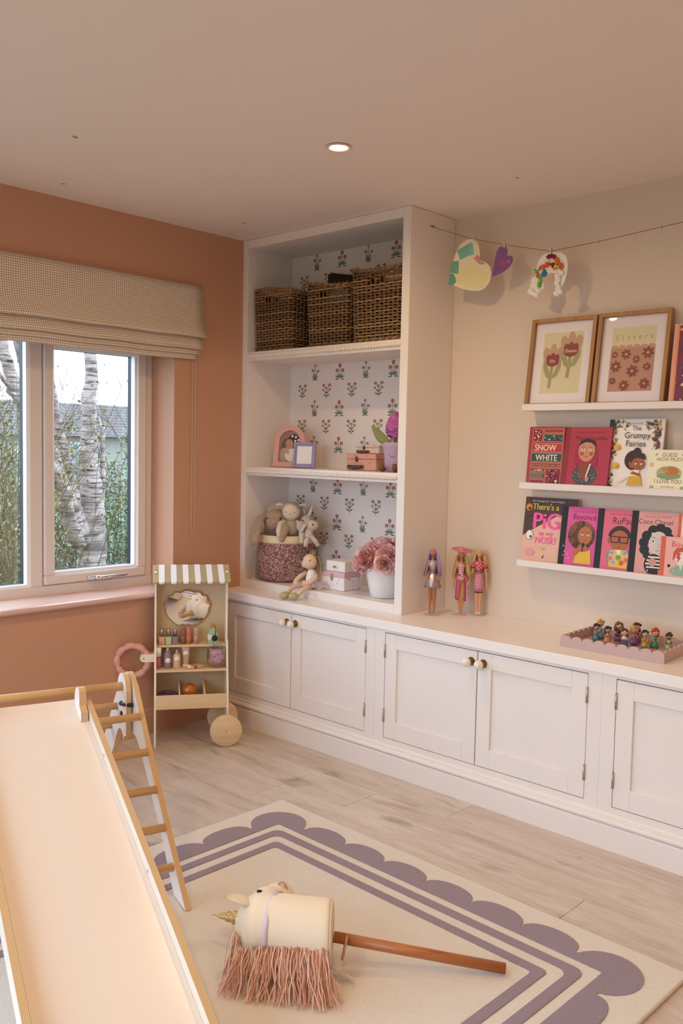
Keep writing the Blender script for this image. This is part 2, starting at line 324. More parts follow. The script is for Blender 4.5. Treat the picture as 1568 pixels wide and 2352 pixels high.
# ------------------------------------------------------------------ bookcase
BW, BY, ZC = 1.077, -.3148, .651
def bookcase():
    t = thing('bookcase', 'built-in white alcove bookcase with floral papered back, on the worktop', 'bookcase')
    y0 = BY
    MB(JOIN).rbox(0, .036, y0, -.001, ZC, RH-.001, .0015).build('side_panel', t)
    MB(JOIN).rbox(BW-.043, BW, y0, -.001, ZC, RH-.001, .0015).build('side_panel', t)
    MB(JOIN).rbox(.036, BW-.043, y0+.0005, -.004, 2.357, RH-.001, .0015).build('top_rail', t)
    MB(JOIN).rbox(.036, BW-.043, y0+.0005, -.004, ZC, .6925, .0015).build('bottom_shelf', t)
    bp = MB(M('wallpaper_ground', '#e9dfd8', .75)).box(.036, BW-.043, -.008, -.001, .69, 2.36).build('back_panel', t, label='cream wallpaper with block-printed flowers')
    st_ = {}
    pr = Print(lambda u, v, h: (st_['u']+1.38*u, -.008-h, st_['v']+v), step=.0001)
    def stem(u, v, pts, w=.0022, c='#748071'): pr.stroke(c, [(u+a, v+b) for a, b in pts], w)
    def leaf(u, v, a, b, L, W_, an, c='#667468'):
        pr.poly(c, [(u+a+L*k*cos(an)-W_*s*sin(an), v+b+L*k*sin(an)+W_*s*cos(an)) for k, s in ((0, 0), (.3, .45), (.7, .4), (1, 0), (.7, -.35), (.3, -.45))])
    def bloom(u, v, r, c, n=6):
        P = []
        for i in range(n*4): a = 2*pi*i/(n*4); q = r*(.72+.28*cos(n*a)); P.append((u+q*cos(a), v+q*sin(a)))
        pr.poly(c, P)
    def mA(u, v):   # upright bulbs with curling leaves
        R = '#b06f69'
        stem(u, v, [(0, -.028), (0, .02)], .003); stem(u, v, [(0, -.02), (-.013, .0), (-.012, .008)]); stem(u, v, [(0, -.02), (.013, .0), (.012, .008)])
        pr.ell(R, u, v+.031, .008, .011); pr.ell(R, u-.012, v+.008, .007, .009, .3); pr.ell(R, u+.013, v+.008, .007, .009, -.3)
        for s in (-1, 1):
            stem(u, v, [(s*.018, -.004), (s*.021, .006), (s*.018, .016)], .0028); leaf(u, v, 0, -.03, .026, .009, pi/2-s*1.15); leaf(u, v, 0, -.026, .022, .007, pi/2-s*.75); leaf(u, v, s*.003, -.034, .022, .008, pi/2-s*1.75)
    def mB(u, v):   # spiky mauve iris
        R = '#957585'
        stem(u, v, [(0, -.035), (0, .03)], .0028); stem(u, v, [(0, -.02), (-.011, .008)]); stem(u, v, [(0, -.016), (.012, .006)])
        bloom(u, v+.037, .009, R); bloom(u-.012, v+.014, .0105, R); bloom(u+.015, v+.010, .0095, R)
        for s, an, L in ((-1, .28, .04), (1, .25, .042), (-1, .55, .03), (1, .6, .028)): leaf(u, v, 0, -.037, L, .006, pi/2-s*an)
        leaf(u, v, -.001, -.037, .016, .005, pi*.93); leaf(u, v, .001, -.037, .016, .005, pi*.07)
    def mC(u, v):   # two-headed red bunch
        R = '#a96b62'
        stem(u, v, [(0, -.042), (0, .0), (-.012, .022)], .0026); stem(u, v, [(0, -.005), (.013, .022)], .0024); stem(u, v, [(0, -.02), (-.015, .003)]); stem(u, v, [(0, -.02), (.016, .003)])
        bloom(u-.014, v+.027, .0105, R, 7); bloom(u+.015, v+.028, .011, R, 7); bloom(u-.017, v+.005, .0075, R, 5); bloom(u+.017, v+.006, .008, R, 5); pr.ell('#5d6b5c', u, v+.014, .004, .006)
        for s in (-1, 1): leaf(u, v, 0, -.03, .022, .008, pi/2-s*.95); leaf(u, v, 0, -.014, .018, .006, pi/2-s*.75)
    # measured lattice: columns 0.175 m apart, rows 0.0917 m apart, each compartment papered separately
    for z0, lo, hi in ((2.314, 1.86, 2.345), (1.755, 1.285, 1.79), (1.178, .705, 1.215)):
        for r in range(0, 7):
            zz = z0-.0917*r+(.0917 if z0 < 2 else 0)*0
            for c in range(-1, 7):
                uu = .043+.175*c if r % 2 == 0 else .127+.175*c; k = (mA if c % 2 == 0 else mB) if r % 2 == 0 else mC
                if .062 < uu < BW-.07 and lo+.03 < zz < hi: st_['u'], st_['v'] = uu, zz; pr.h = .0001; k(0, 0)
    pr.build('wallpaper_print', bp)
    bead = MB(JOIN); nb = 62
    for i in range(nb): bead.ell((.0445+i*(BW-.043-.036-.017)/(nb-1), 0, 0), (.0077, .0095, .0100), (0, 0, 0), 10, 8)
    for z0, z1 in ((1.800, 1.845), (1.225, 1.268)):
        sh = MB(JOIN); sh.rbox(.036, BW-.043, y0+.004, -.008, z0, z1, .0015); so = sh.build('shelf', t)
        if z0 > 1.5: bo = bead.build('bead_trim', so, label='row of round white beads along the shelf edge', loc=(0, y0-.001, z0+.023)); bme = bo.data
        else: o = bpy.data.objects.new('bead_trim', bme); COL.objects.link(o); o.parent = so; o.location = (0, y0-.001, z0+.021); o['label'] = 'row of round white beads along the shelf edge'
bookcase()
# ------------------------------------------------------------------ base cabinets and worktop
DF = -.4516; DX = [.066, .5318, .9988, 1.1039, 1.5719, 2.0395, 2.144, 2.6115, 3.079]; DZ0, DZ1 = .147, .6008
LX = 3.25
wt = MB(paint('joinery_paint_lit', '#f1e8e3', .33, .05)).rbox(.001, LX, -.4636, -.001, .612, ZC, .002).build('worktop', None, 'long white painted worktop running over the base cabinets', 'worktop')  # joinery colour lightened so the worktop looks more brightly lit
BRASS = M('aged_brass', '#8a6a35', .28, 1); CERAM = M('crackle_ceramic', '#eee6da', .12, coat=.5); HINGE = M('hinge_steel', '#b9aaa0', .35, .8)
vv = NT(CERAM); c = vv.n('ShaderNodeTexVoronoi', feature='DISTANCE_TO_EDGE'); c.inputs['Scale'].default_value = 260; vv.l(vv.coord('Object'), c.inputs['Vector']); vv.col(vv.ramp(c.outputs['Distance'], [(.0, '#c9bca9'), (.08, '#efe8dd')]))
def knob(parent, x, y, z):
    k = MB(CERAM).ell((0, -.034, 0), (.0185, .0165, .0185), nu=20, nv=14).build('knob', parent, loc=(x, y, z), label='cream crackle ceramic knob')
    b = MB(BRASS); b.at(XF(rot=(pi/2, 0, 0))); b.lathe([(.0165, 0), (.0165, .003), (.0125, .006), (.0125, .010), (.010, .012), (.010, .019), (.0, .019)], 24); b.build('knob_rose', parent, loc=(x, y, z), label='brass knob rose')
def door(parent, x0, x1, hinge_left, knob_on=True):
    g = .0022; a, b, c, d = x0+g, x1-g, DZ0+g, DZ1-.0036; y = DF; s = .062; th = .022
    m = MB(JOIN); m.rbox(a, a+s, y, y+th, c, d, .0012).rbox(b-s, b, y, y+th, c, d, .0012).rbox(a+s, b-s, y, y+th, c, c+s+.012, .0012).rbox(a+s, b-s, y, y+th, d-s, d, .0012)
    o = m.build('door', parent); MB(JOIN).box(a+s-.003, b-s+.003, y+.009, y+th-.003, c+s, d-s+.003).build('door_panel', o)
    hx = a if hinge_left else b
    for z in (d-.075, c+.095):
        h = MB(HINGE); h.cyl((hx, y-.003, z-.028), (hx, y-.003, z+.028), .0042, n=10); h.box(hx-.004, hx+.004, y-.002, y+.001, z-.028, z+.028); h.build('hinge', o)
    knob(o, (b-.026) if hinge_left else (a+.026), y, d-.042)
CARC = JOIN; GAP_SHADE = M('cabinet_gap_shade', '#6e645d', .8)  # carcass colour darkened to put shade into the door gaps
def cabinet(xa, xb, doors, label):
    t = thing('base_cabinet', label, 'cabinet', group='white shaker base cabinets')
    m = MB(GAP_SHADE); y = DF
    xs = [xa]+[q for d in doors for q in (d[0], d[1])]+[xb]
    m.box(xa, xb, y+.026, -.002, .05, .612); m.build('carcass', t)
    f = MB(CARC); f.box(xa, xb, y, y+.024, DZ1, .612).box(xa, xb, y, y+.024, .05, DZ0)
    f.box(xa, doors[0][0], y, y+.024, DZ0, DZ1).box(doors[-1][1], xb, y, y+.024, DZ0, DZ1); f.build('face_frame', t)
    for d in doors: door(t, *d)
cabinet(.001, 1.051, [(DX[0], DX[1], True), (DX[1], DX[2], False)], 'white shaker base cabinet below the alcove bookcase, nearest the toy stand')
cabinet(1.0515, 2.0915, [(DX[3], DX[4], True), (DX[4], DX[5], False)], 'middle white shaker base cabinet below the three dolls')
cabinet(2.092, LX, [(DX[6], DX[7], True), (DX[7], DX[8], False)], 'white shaker base cabinet at the right picture edge below the figurine tray')
bs = MB(JOIN); prof = [(-.30, 0), (-.4716, 0), (-.4716, .083), (-.4690, .0865), (-.4635, .0875), (-.4635, .0905), (-.4700, .092), (-.4742, .096), (-.4750, .100), (-.4742, .104), (-.4700, .1085), (-.4625, .1105), (-.4590, .1125), (-.4600, .118), (-.4580, .1225), (-.4520, .1255), (-.30, .1255)]
bs.prism(prof, .019, LX, lambda a, b, d: (d, a, b)); bs.build('baseboard_back', kind='structure', label='tall white moulded plinth along the cabinets')
# ------------------------------------------------------------------ picture ledges
def ledge(z, label):
    t = thing('picture_ledge', label, 'shelf', (1.513, 0, z), 0, 'slim white picture ledges')
    L = 1.3
    MB(JOIN).rbox(0, L, -.012, -.0005, 0, .05, .001).build('back_strip', t); MB(JOIN).rbox(0, L, -.088, -.012, 0, .011, .001).build('base', t); MB(JOIN).rbox(0, L, -.1, -.088, 0, .0265, .001).build('front_lip', t)
LZ = [1.5405, 1.2195, .8975]
for z, l in zip(LZ, ('top white picture ledge, holding the two framed prints', 'middle white picture ledge, holding the fairy tale books', 'lowest white picture ledge, holding the pink books')): ledge(z, l)
# ------------------------------------------------------------------ roman blind
def fabric_gingham():
    m = M('blind_gingham', '#c9b495', .85); t = NT(m); c = t.n('ShaderNodeTexCoord'); sp = t.n('ShaderNodeSeparateXYZ'); t.l(c.outputs['UV'], sp.inputs[0])
    def band(o): return t.math('GREATER_THAN', t.math('FRACT', t.math('MULTIPLY', o, 100.0)), .5)
    a, b = band(sp.outputs[0]), band(sp.outputs[1]); s = t.math('MULTIPLY', t.math('ADD', a, b), .5)
    t.col(t.ramp(s, [(0, '#ede2d2'), (.5, '#cdbba8'), (1, '#a9917e')])); t.bump(t.noise(t.coord('Object'), 700, 2), .2, .0005); return m
def blind():
    t = thing('roman_blind', 'beige gingham roman blind pulled halfway up above the window', 'blind', (0, 0, 0))
    G = fabric_gingham(); y1, y0 = -.597, -2.74
    # one continuous cloth: profile (x, z), hung in layered folds
    prof = [(.012, 2.128), (.026, 2.13), (.030, 2.10), (.031, 2.03), (.040, 1.97), (.058, 1.925), (.074, 1.899), (.075, 1.889), (.066, 1.884), (.052, 1.892), (.034, 1.912), (.036, 1.890), (.050, 1.858), (.058, 1.842), (.056, 1.832), (.046, 1.829), (.026, 1.846),
            (.028, 1.830), (.040, 1.816), (.039, 1.807), (.030, 1.805), (.016, 1.818), (.022, 1.80), (.020, 1.786), (.012, 1.782), (.006, 1.79)]
    n = 40; vs = []; fs = []; uv = []; L = [0]
    for i in range(1, len(prof)): L.append(L[-1]+hypot(prof[i][0]-prof[i-1][0], prof[i][1]-prof[i-1][1]))
    k = len(prof)
    for j in range(n+1):
        y = lerp(y1, y0, j/n)
        for i, (x, z) in enumerate(prof):
            w = .004*sin(j*.55)*min(1, max(0, (2.1-z)/.2)); bulge = .012 if (j == 0 and z < 1.9) else 0
            vs.append((x+w, y - (max(0, 1.89-z)*.25 if j == 0 else 0), z+.0015*sin(j*.9)*(z < 1.95)))
    for j in range(n):
        for i in range(k-1): fs.append((j*k+i, j*k+i+1, (j+1)*k+i+1, (j+1)*k+i))
    o = MB(G).add(vs, fs, True).build('blind_cloth', t, fixn=False)
    u = o.data.uv_layers.new(name='UVMap')
    for lp in o.data.loops: vi = lp.vertex_index; u.data[lp.index].uv = (vs[vi][1], L[vi % k])
    so = o.modifiers.new('thickness', 'SOLIDIFY'); so.thickness = .002
    MB(M('head_rail', '#e8e2da', .5)).box(.0, .012, y0, y1-.005, 2.095, 2.127).build('head_rail', t)
    ch = MB(M('bead_chain', '#cbb8a8', .45)); pts = []
    for i in range(111): pts.append((.018, -.625, 1.80-.0077*i))
    for i in range(9): a = pi*i/9; pts.append((.018, -.633+.008*cos(a), .95-.008*sin(a)))
    for i in range(111): pts.append((.018, -.641, .955+.0077*i))
    ch.tube(pts[::6]+[pts[-1]], .0009, 5)
    for p in pts: ch.ell(p, .0021, nu=6, nv=4)
    ch.build('bead_chain', t, label='fine pale bead pull chain loop')
blind()
# ------------------------------------------------------------------ rug
RUG = dict(o=(1.055, -.99), an=-.022, w=1.6, d=2.3)
def carpet(name, c1, c2):
    m = M(name, c1, .95, sheen=.25); t = NT(m); v = t.coord('Object'); n = t.noise(v, 330, 3, .7); n2 = t.noise(v, 9, 3)
    c = t.mix(t.ramp(n, [(.32, 0.0), (.62, 1.0)]), c2, c1); t.col(t.mix(t.math('MULTIPLY', n2, .25), c, c2)); t.bump(n, .9, .004); return m
CREAM = carpet('rug_cream_pile', '#f9f1e8', '#e3d4c4'); LILAC = carpet('rug_lilac_pile', '#ab98a6', '#86747f')
def rug():
    t = thing('rug', 'cream wool rug with lilac scalloped border and two lilac stripes', 'rug', (*RUG['o'], 0), RUG['an'])
    w, d = RUG['w'], RUG['d']
    MB(CREAM).rbox(0, w, -d, 0, .0005, .0125, .005, 3).build('pile_ground', t)
    def strip(loops, nm, z0=.0115, z1=.0150):     # band between two loops of equal length, softened edges
        A, B = loops; n = len(A); m = MB(LILAC); C = [(lerp(a[0], b[0], .07), lerp(a[1], b[1], .07)) for a, b in zip(A, B)]; D = [(lerp(a[0], b[0], .93), lerp(a[1], b[1], .93)) for a, b in zip(A, B)]
        rings = [(A, z0), (A, z1-.0012), (C, z1), (D, z1), (B, z1-.0012), (B, z0)]
        for (p, za), (q, zb) in zip(rings, rings[1:]):
            m.add([(x, y, za) for x, y in p]+[(x, y, zb) for x, y in q], [(i, (i+1) % n, n+(i+1) % n, n+i) for i in range(n)])
        m.build(nm, t)
    def rr_(o, r):
        P = []
        for cx, cy, s in ((w-o-r, -o-r, 0), (o+r, -o-r, pi/2), (o+r, -d+o+r, pi), (w-o-r, -d+o+r, 1.5*pi)):
            for k in range(7): an = s+(pi/2)*k/6; P.append((cx+r*cos(an), cy+r*sin(an)))
        return P
    base = .125
    strip([rr_(base, .02), rr_(.163, .008)], 'border_band')
    strip([rr_(.192, .035), rr_(.227, .03)], 'stripe'); strip([rr_(.262, .02), rr_(.295, .014)], 'stripe')
    def pad(poly, loc, rot, nm, me=[None]):
        n = len(poly); cx = sum(p[0] for p in poly)/n; cy = sum(p[1] for p in poly)/n; m = MB(LILAC)
        sc = lambda k: [(cx+(x-cx)*k, cy+(y-cy)*k) for x, y in poly]
        rings = [(poly, .0115), (poly, .0136), (sc(.96), .0148)]
        for (p, za), (q, zb) in zip(rings, rings[1:]): m.add([(x, y, za) for x, y in p]+[(x, y, zb) for x, y in q], [(i, (i+1) % n, n+(i+1) % n, n+i) for i in range(n)])
        m.add([(x, y, .0148) for x, y in sc(.96)], [list(range(n))]); return m.build(nm, t, loc=loc, rot=(0, 0, rot))
    def run(n, L, place):
        st = L/n; P = [(st*.5*cos(a), .062*sin(a)**.8 if sin(a) > 0 else 0) for a in [pi*k/16 for k in range(17)]]+[(-st*.5, -.01), (st*.5, -.01)]
        first = None
        for i in range(n):
            loc, rot = place(.262+st*(i+.5))
            if first is None: first = pad(P, loc, rot, 'scallop')
            else: o = first.copy(); COL.objects.link(o); o.parent = t; o.location = loc; o.rotation_euler = (0, 0, rot)
    run(6, w-.524, lambda s: ((s, -base, 0), 0)); run(6, w-.524, lambda s: ((s, -d+base, 0), pi))
    run(9, d-.524, lambda s: ((base, -s, 0), pi/2)); run(9, d-.524, lambda s: ((w-base, -s, 0), -pi/2))
    C = [(.1*cos(2*pi*k/24), .1*sin(2*pi*k/24)) for k in range(24)]
    for x, y in ((.16, -.16), (w-.16, -.16), (.16, -d+.16), (w-.16, -d+.16)):
        sx = 1 if x < w/2 else -1; sy = 1 if y < -d/2 else -1
        # disc minus the quarter inside the cream channel
        Q = [(px, py) for px, py in C]; Q = [(px if not (px*sx > .003 and py*sy > .003) else .003*sx, py if not (px*sx > .003 and py*sy > .003) else .003*sy) for px, py in Q]
        R_ = []
        for p in Q:
            if not R_ or hypot(p[0]-R_[-1][0], p[1]-R_[-1][1]) > 1e-5: R_.append(p)
        m = MB(LILAC); n = len(R_); m.add([(a, b, .0115) for a, b in R_]+[(a, b, .0146) for a, b in R_], [(i, (i+1) % n, n+(i+1) % n, n+i) for i in range(n)]+[list(range(n, 2*n))]); m.build('scallop', t, loc=(x, y, 0))
rug()
# ------------------------------------------------------------------ climbing frame and slide
def plywood():
    m = M('plywood_edge', '#c99a5c', .5); t = NT(m); c = t.n('ShaderNodeTexCoord'); sp = t.n('ShaderNodeSeparateXYZ'); t.l(c.outputs['Object'], sp.inputs[0])
    b = t.math('FRACT', t.math('MULTIPLY', sp.outputs[1], 1/.0036)); n = t.noise(t.coord('Object', (6, 200, 6)), 3, 3)
    c1 = t.ramp(b, [(0, '#96744e'), (.12, '#b28d63'), (.2, '#e0c095'), (.8, '#d8b384'), (.92, '#a37e55')]); t.col(t.mix(t.math('MULTIPLY', n, .35), c1, '#cba473')); return m
PLY = plywood(); PWHITE = M('white_laminate', '#f1e9e2', .35, bump=(300, .05, .0004)); DOWEL = wood('beech_dowel', '#d3a672', '#dcb380', '#bd8a55', 2.5, .42, 1); SLIDE = M('slide_white', '#ecdccf', .3, bump=(40, .02, .001))
FR = (1.453, -1.742, 0)
RAILC = M('slide_rail_cream', '#e6d8c8', .4, bump=(60, .03, .001))
def plate(mb, poly, y0, y1, c=None): mb.m(c or PWHITE); mb.prism(poly, y0, y1, lambda a, b, d: (a, d, b), side=PLY); return mb
def arcpts(cx, cz, r, a0, a1, n=8): return [(cx+r*cos(radians(a0+(a1-a0)*i/n)), cz+r*sin(radians(a0+(a1-a0)*i/n))) for i in range(n+1)]
def climber():
    t = thing('climbing_frame', 'wooden folding climbing triangle with white plywood sides and beech rungs', 'climbing frame', FR, radians(-18))
    z0 = .0155
    outer = [(.028, z0), (-.078, z0), (-.127, .065), (-.197, .147), (-.313, .246), (-.40, .325), (-.44, .357), (-.475, .376), (-.51, .384), (-.56, .380), (-.60, .383), (-.635, .40), (-.658, .43), (-.668, .47), (-.660, .515)]+arcpts(-.590, .515, .066, 165, 45, 9)+[(-.515, .545), (-.495, .520), (-.47, .494), (-.331, .343)]
    inner = [(-.522, .405), (-.522, .530)]+arcpts(-.578, .530, .052, 10, 160, 9)+[(-.649, .498), (-1.055, .0015), (-.930, .0015), (-.675, .300), (-.655, .335), (-.632, .365), (-.605, .383), (-.58, .382), (-.562, .368), (-.552, .352), (-.545, .372), (-.522, .376)]
    wl_ = -.735
    for y0, y1, P, nm in ((-.018, 0, outer, 'side_plate'), (-.042, -.024, inner, 'side_plate'), (wl_, wl_+.018, outer, 'side_plate'), (wl_+.024, wl_+.042, inner, 'side_plate')):
        plate(MB(), P, y0, y1).build(nm, t)
    for q, z in ((-.442, .464), (-.353, .370), (-.258, .279), (-.168, .190), (-.086, .099)):
        MB(DOWEL).cyl((q, wl_+.017, z), (q, -.017, z), .0128, n=18).build('rung', t)
    for q, z in ((-.638, .452), (-.714, .362), (-.79, .27), (-.866, .178), (-.945, .085)):
        MB(DOWEL).cyl((q, wl_+.041, z), (q, -.041, z), .0128, n=18).build('rung', t)
    MB(DOWEL).cyl((-.572, wl_+.041, .538), (-.572, -.041, .538), .0155, n=20).build('top_bar', t)
    hb = M('black_hardware', '#14120f', .4)
    MB(hb).tube([(-.575, -.046, .478), (-.545, -.044, .482), (-.522, -.034, .484), (-.516, -.021, .484)], .007, 8).ell((-.575, -.044, .478), .009).build('strap', t, label='black elastic strap')
    for q, z in ((-.575, .44),): MB(hb).cyl((q, -.0425, z), (q, -.046, z), .011, n=14).build('bolt', t)
    return t
climber()
def slide():
    t = thing('slide', 'wide cream toddler slide with plywood edges hooked on the climbing frame', 'slide', FR, radians(-18))
    s = -.364; n = hypot(1, s); top = lambda q, dp=0: .532+s*(q+.411)-dp*n
    qe = lambda dp: -.411+(.532-dp*n-.0155)/-s
    for y0, y1 in ((-.198, -.18), (-.565, -.547)):
        P = [(-.468, top(-.468)-.034), (-.455, top(-.455)-.014), (-.440, top(-.440)), (qe(0)-.03, top(qe(0)-.03)), (qe(0), .0156), (qe(.060), .0156), (-.44, top(-.44, .057)), (-.468, top(-.468, .050))]
        plate(MB(), P, y0, y1, RAILC).build('side_rail', t)
        yh0, yh1 = (y0-.026, y0-.004) if y0 > -.3 else (y1+.004, y1+.026)
        H = [(-.385, top(-.385)-.034), (-.470, top(-.470)-.036), (-.478, top(-.478)-.012), (-.470, .568), (-.452, .585), (-.424, .588), (-.412, .580), (-.408, top(-.408)+.004), (-.385, top(-.385)-.006)]
        plate(MB(), H, yh0, yh1).build('hook', t)
    b = MB(SLIDE); dp0, dp1 = .033, .045
    P = [(-.482, top(-.482, .020)), (-.462, top(-.462, .028)), (-.42, top(-.42, dp0)), (qe(dp0)-.0, top(qe(dp0)-.0, dp0)), (qe(dp1), .0156), (-.47, top(-.47, dp1))]
    b.prism(P, -.5465, -.1985, lambda a, c, d: (a, d, c)); b.build('slide_bed', t)
    for q in (-.2, .25): MB(M('chrome', '#d8d8d8')).cyl((q, -.1985, top(q, .018)), (q, -.2015, top(q, .018)), .004, n=10).build('screw', t)
slide()
# ------------------------------------------------------------------ hobby horse
def blob(name, mb, parent=None, vox=.004, it=6, fac=.5, **k):
    o = mb.build(name, parent, **k)
    r = o.modifiers.new('skin', 'REMESH'); r.mode = 'VOXEL'; r.voxel_size = vox; r.use_smooth_shade = True
    s = o.modifiers.new('soft', 'SMOOTH'); s.iterations = it; s.factor = fac; return o
def hobby_horse():
    t = thing('hobby_horse', 'cream fabric unicorn hobby horse with pink mane lying on the rug', 'hobby horse', (1.965, -1.665, .0150), atan2(-.644, -.765))
    # local +x along the neck to the poll, local -y towards the muzzle (away from the viewer)
    CANV = M('cream_canvas', '#ecdcc4', .8, bump=(900, .25, .0006), sheen=.2); CANV2 = M('inner_ear', '#ead9c6', .8)
    zc = .088
    m = MB(CANV); prof = [(.0, .0), (.080, .0), (.0845, .004), (.0865, .012)]
    N = 9
    m.ell((.195, -.016, zc), (.05, .087, .080), nu=24, nv=16)
    m.tube([(.004, 0, zc), (.012, 0, zc), (.05, -.002, zc), (.10, -.006, zc), (.15, -.011, zc), (.20, -.016, zc)], [.0815, .0848, .0858, .0866, .0866, .082], 36)
    m.ell((.20, -.03, zc), (.062, .08, .075)); m.ell((.185, -.085, zc+.004), (.055, .07, .064)); m.ell((.165, -.135, zc+.002), (.046, .058, .054)); m.ell((.155, -.168, zc), (.040, .040, .047))
    head = blob('head', m, t, .005, 8, label='stuffed cream head and neck')
    MB(M('canvas_base', '#e2cfba', .8)).at(XF((0, 0, zc), (0, pi/2, 0))).lathe([(.0, -.002), (.070, -.002), (.080, .0005), (.081, .004)], 32).build('neck_base', t)
    gold = M('gold_foil', '#cdb27a', .38, .75); h = MB(gold)
    pts = [(.236, -.088, .066), (.305, -.110, .06)]
    P = []; R = []
    for i in range(25):
        u = i/24; P.append(tuple(lerp(a, b, u) for a, b in zip((.230, -.080, .070), (.336, -.112, .062)))); R.append(max(.002, .0215*(1-u**1.7)*(1+.13*sin(u*5.5*2*pi))))
    h.tube(P, R, 14); h.build('horn', t, label='gold spiral horn')
    for s in (1, -1):
        e = MB(CANV); E = XF((.212, -.022 if s > 0 else -.03, zc+s*.062), (0, -.35*s, .35), (1, 1, s)); e.at(E)
        sec = [(0, .012, .006), (.018, .022, .012), (.038, .026, .013), (.056, .021, .010), (.072, .011, .006), (.080, .002, .001)]
        vs = []; fs = []; n = 12
        for x, a, b in sec:
            for j in range(n): an = 2*pi*j/n; yy = a*cos(an); zz = b*sin(an)-(.010*(1-(yy/a)**2) if sin(an) > 0 else 0); vs.append((x, yy, zz))
        for i in range(len(sec)-1):
            for j in range(n): fs.append((i*n+j, i*n+(j+1) % n, (i+1)*n+(j+1) % n, (i+1)*n+j))
        fs.append(list(range(n))[::-1]); fs.append(list(range((len(sec)-1)*n, len(sec)*n))); e.add(vs, fs, True); e.build('ear', t)
    rb = M('lilac_satin', '#d9c6d3', .35); rib = MB(rb); n = 48; vs = []; fs = []
    for k in range(n):
        a = 2*pi*k/n; yy = -.016+.0895*cos(a)*(1+.0*(cos(a) < 0)); zz = zc+.083*sin(a)
        if cos(a) < 0: yy = -.016+.100*cos(a)
        for x in (.150+.012*cos(a), .166+.012*cos(a)): vs.append((x, yy, zz))
    for k in range(n): fs.append((2*k, 2*k+1, (2*k+3) % (2*n), (2*k+2) % (2*n)))
    ro = rib.add(vs, fs, True).build('bridle', t, label='pale lilac satin bridle strap'); so = ro.modifiers.new('t', 'SOLIDIFY'); so.thickness = .0025; so.offset = 1
    rope = M('pink_rope', '#c99a80', .8); rp = MB(rope); pts = [(.150+.043*cos(a)*.4, -.150+.012*sin(a), zc+.05*sin(a)+.012) for a in [2*pi*k/40 for k in range(41)]]
    for ph in (0, pi):
        rp.tube([(p[0]+.0018*cos(i*1.3+ph), p[1], p[2]+.0018*sin(i*1.3+ph)) for i, p in enumerate(pts)], .0022, 6)
    rp.build('nose_rope', t)
    for s in (1, -1): MB(M('eye_black', '#1b1613', .15)).ell((.204, -.075, zc+s*.066), (.008, .006, .003), (0, 0, .4)).build('eye', t)
    ST = wood('cherry_stick', '#b06a3a', '#bd7a47', '#96542a', 2.0, .35, 0); mm = MB(ST); mm.cyl((-.004, .0, .078), (-.452, .0, .0142), .0142, n=20); mm.build('stick', t, label='varnished reddish wooden stick')
    rr = MB(M('pink_rope', '#c99a80')); 
    for ph in (0, pi):
        pts = []
        for i in range(60): a = 2*pi*i/59; pts.append((-.034-.006*sin(a)+.0016*cos(i*1.1+ph), .022*cos(a)+.010, .056+.030*sin(a)+.0016*sin(i*1.1+ph)))
        rr.tube(pts, .0019, 6)
    rr.build('stick_rope', t, label='twisted pink cord looped round the stick')
    # mane: strands rooted along the near side of the neck, falling to the rug
    rnd = random.Random(3)
    for nm, cols in (('mane', ('#dfab96', '#d69a84', '#f1cdbb', '#f3dccd')),):
        mats = [M('mane_'+c[1:], c, .7) for c in cols]; mn = MB()
        for i in range(250):
            u = i/249; x0 = lerp(.232, .012, u)+rnd.uniform(-.006, .006); ra = lerp(-.12, .02, u)+rnd.uniform(-.12, .10)
            rr_ = lerp(.074, .088, min(1, u*2)); y0 = -.012+rr_*cos(ra); z0 = zc+(.084)*sin(ra)*.99
            L = rnd.uniform(.10, .145)*(1.0 if u < .7 else 1.1); fan = lerp(.03, -.035, u)+rnd.uniform(-.022, .022)
            yb = y0+rnd.uniform(.03, .085)+.025*u; pts = []
            K = 9
            for k in range(K+1):
                v = k/K; x = x0+fan*v**1.4+.004*sin(v*7+i); y = y0+(yb-y0)*sin(v*pi/2)**.8+.003*sin(v*9+i*1.7)+max(0, v-.75)*.09; z = z0-(z0-.004)*v**1.25 if v < .86 else max(.0035, z0-(z0-.004)*v**1.25)
                rcur = sqrt((y+.012)**2+(z-zc)**2); 
                if rcur < .091 and y > -.012: f_ = .091/rcur; y = -.012+(y+.012)*f_; z = zc+(z-zc)*f_
                pts.append((x, y, max(.0035, z)))
            mn.m(mats[rnd.choice((0, 0, 1, 1, 2, 2, 3))]); mn.tube(pts, .0014, 4, caps=False)
        for i in range(34):      # forelock, paler
            x0 = .236+rnd.uniform(-.01, .014); y0 = .01+rnd.uniform(-.03, .03); pts = []
            for k in range(8): v = k/7; pts.append((x0+.022*v+.012*sin(v*2+i), y0+.085*v**1.2+rnd.uniform(-.002, .002), max(.0035, zc+.005-(zc-.0)*v**1.3)))
            mn.m(mats[rnd.choice((2, 3, 3, 1))]); mn.tube(pts, .0014, 4, caps=False)
        mo = mn.build(nm, t, label='shaggy pink and cream wool mane'); mo['kind'] = 'stuff'
    lb = MB(M('care_label', '#e9e4e0', .6)); vs = [(-.004, .055, .028), (-.060, .085, .020), (-.062, .066, .008), (-.006, .038, .014)]; lb.add(vs, [(0, 1, 2, 3)]); lo = lb.build('care_label', t); so = lo.modifiers.new('t', 'SOLIDIFY'); so.thickness = .001
hobby_horse()
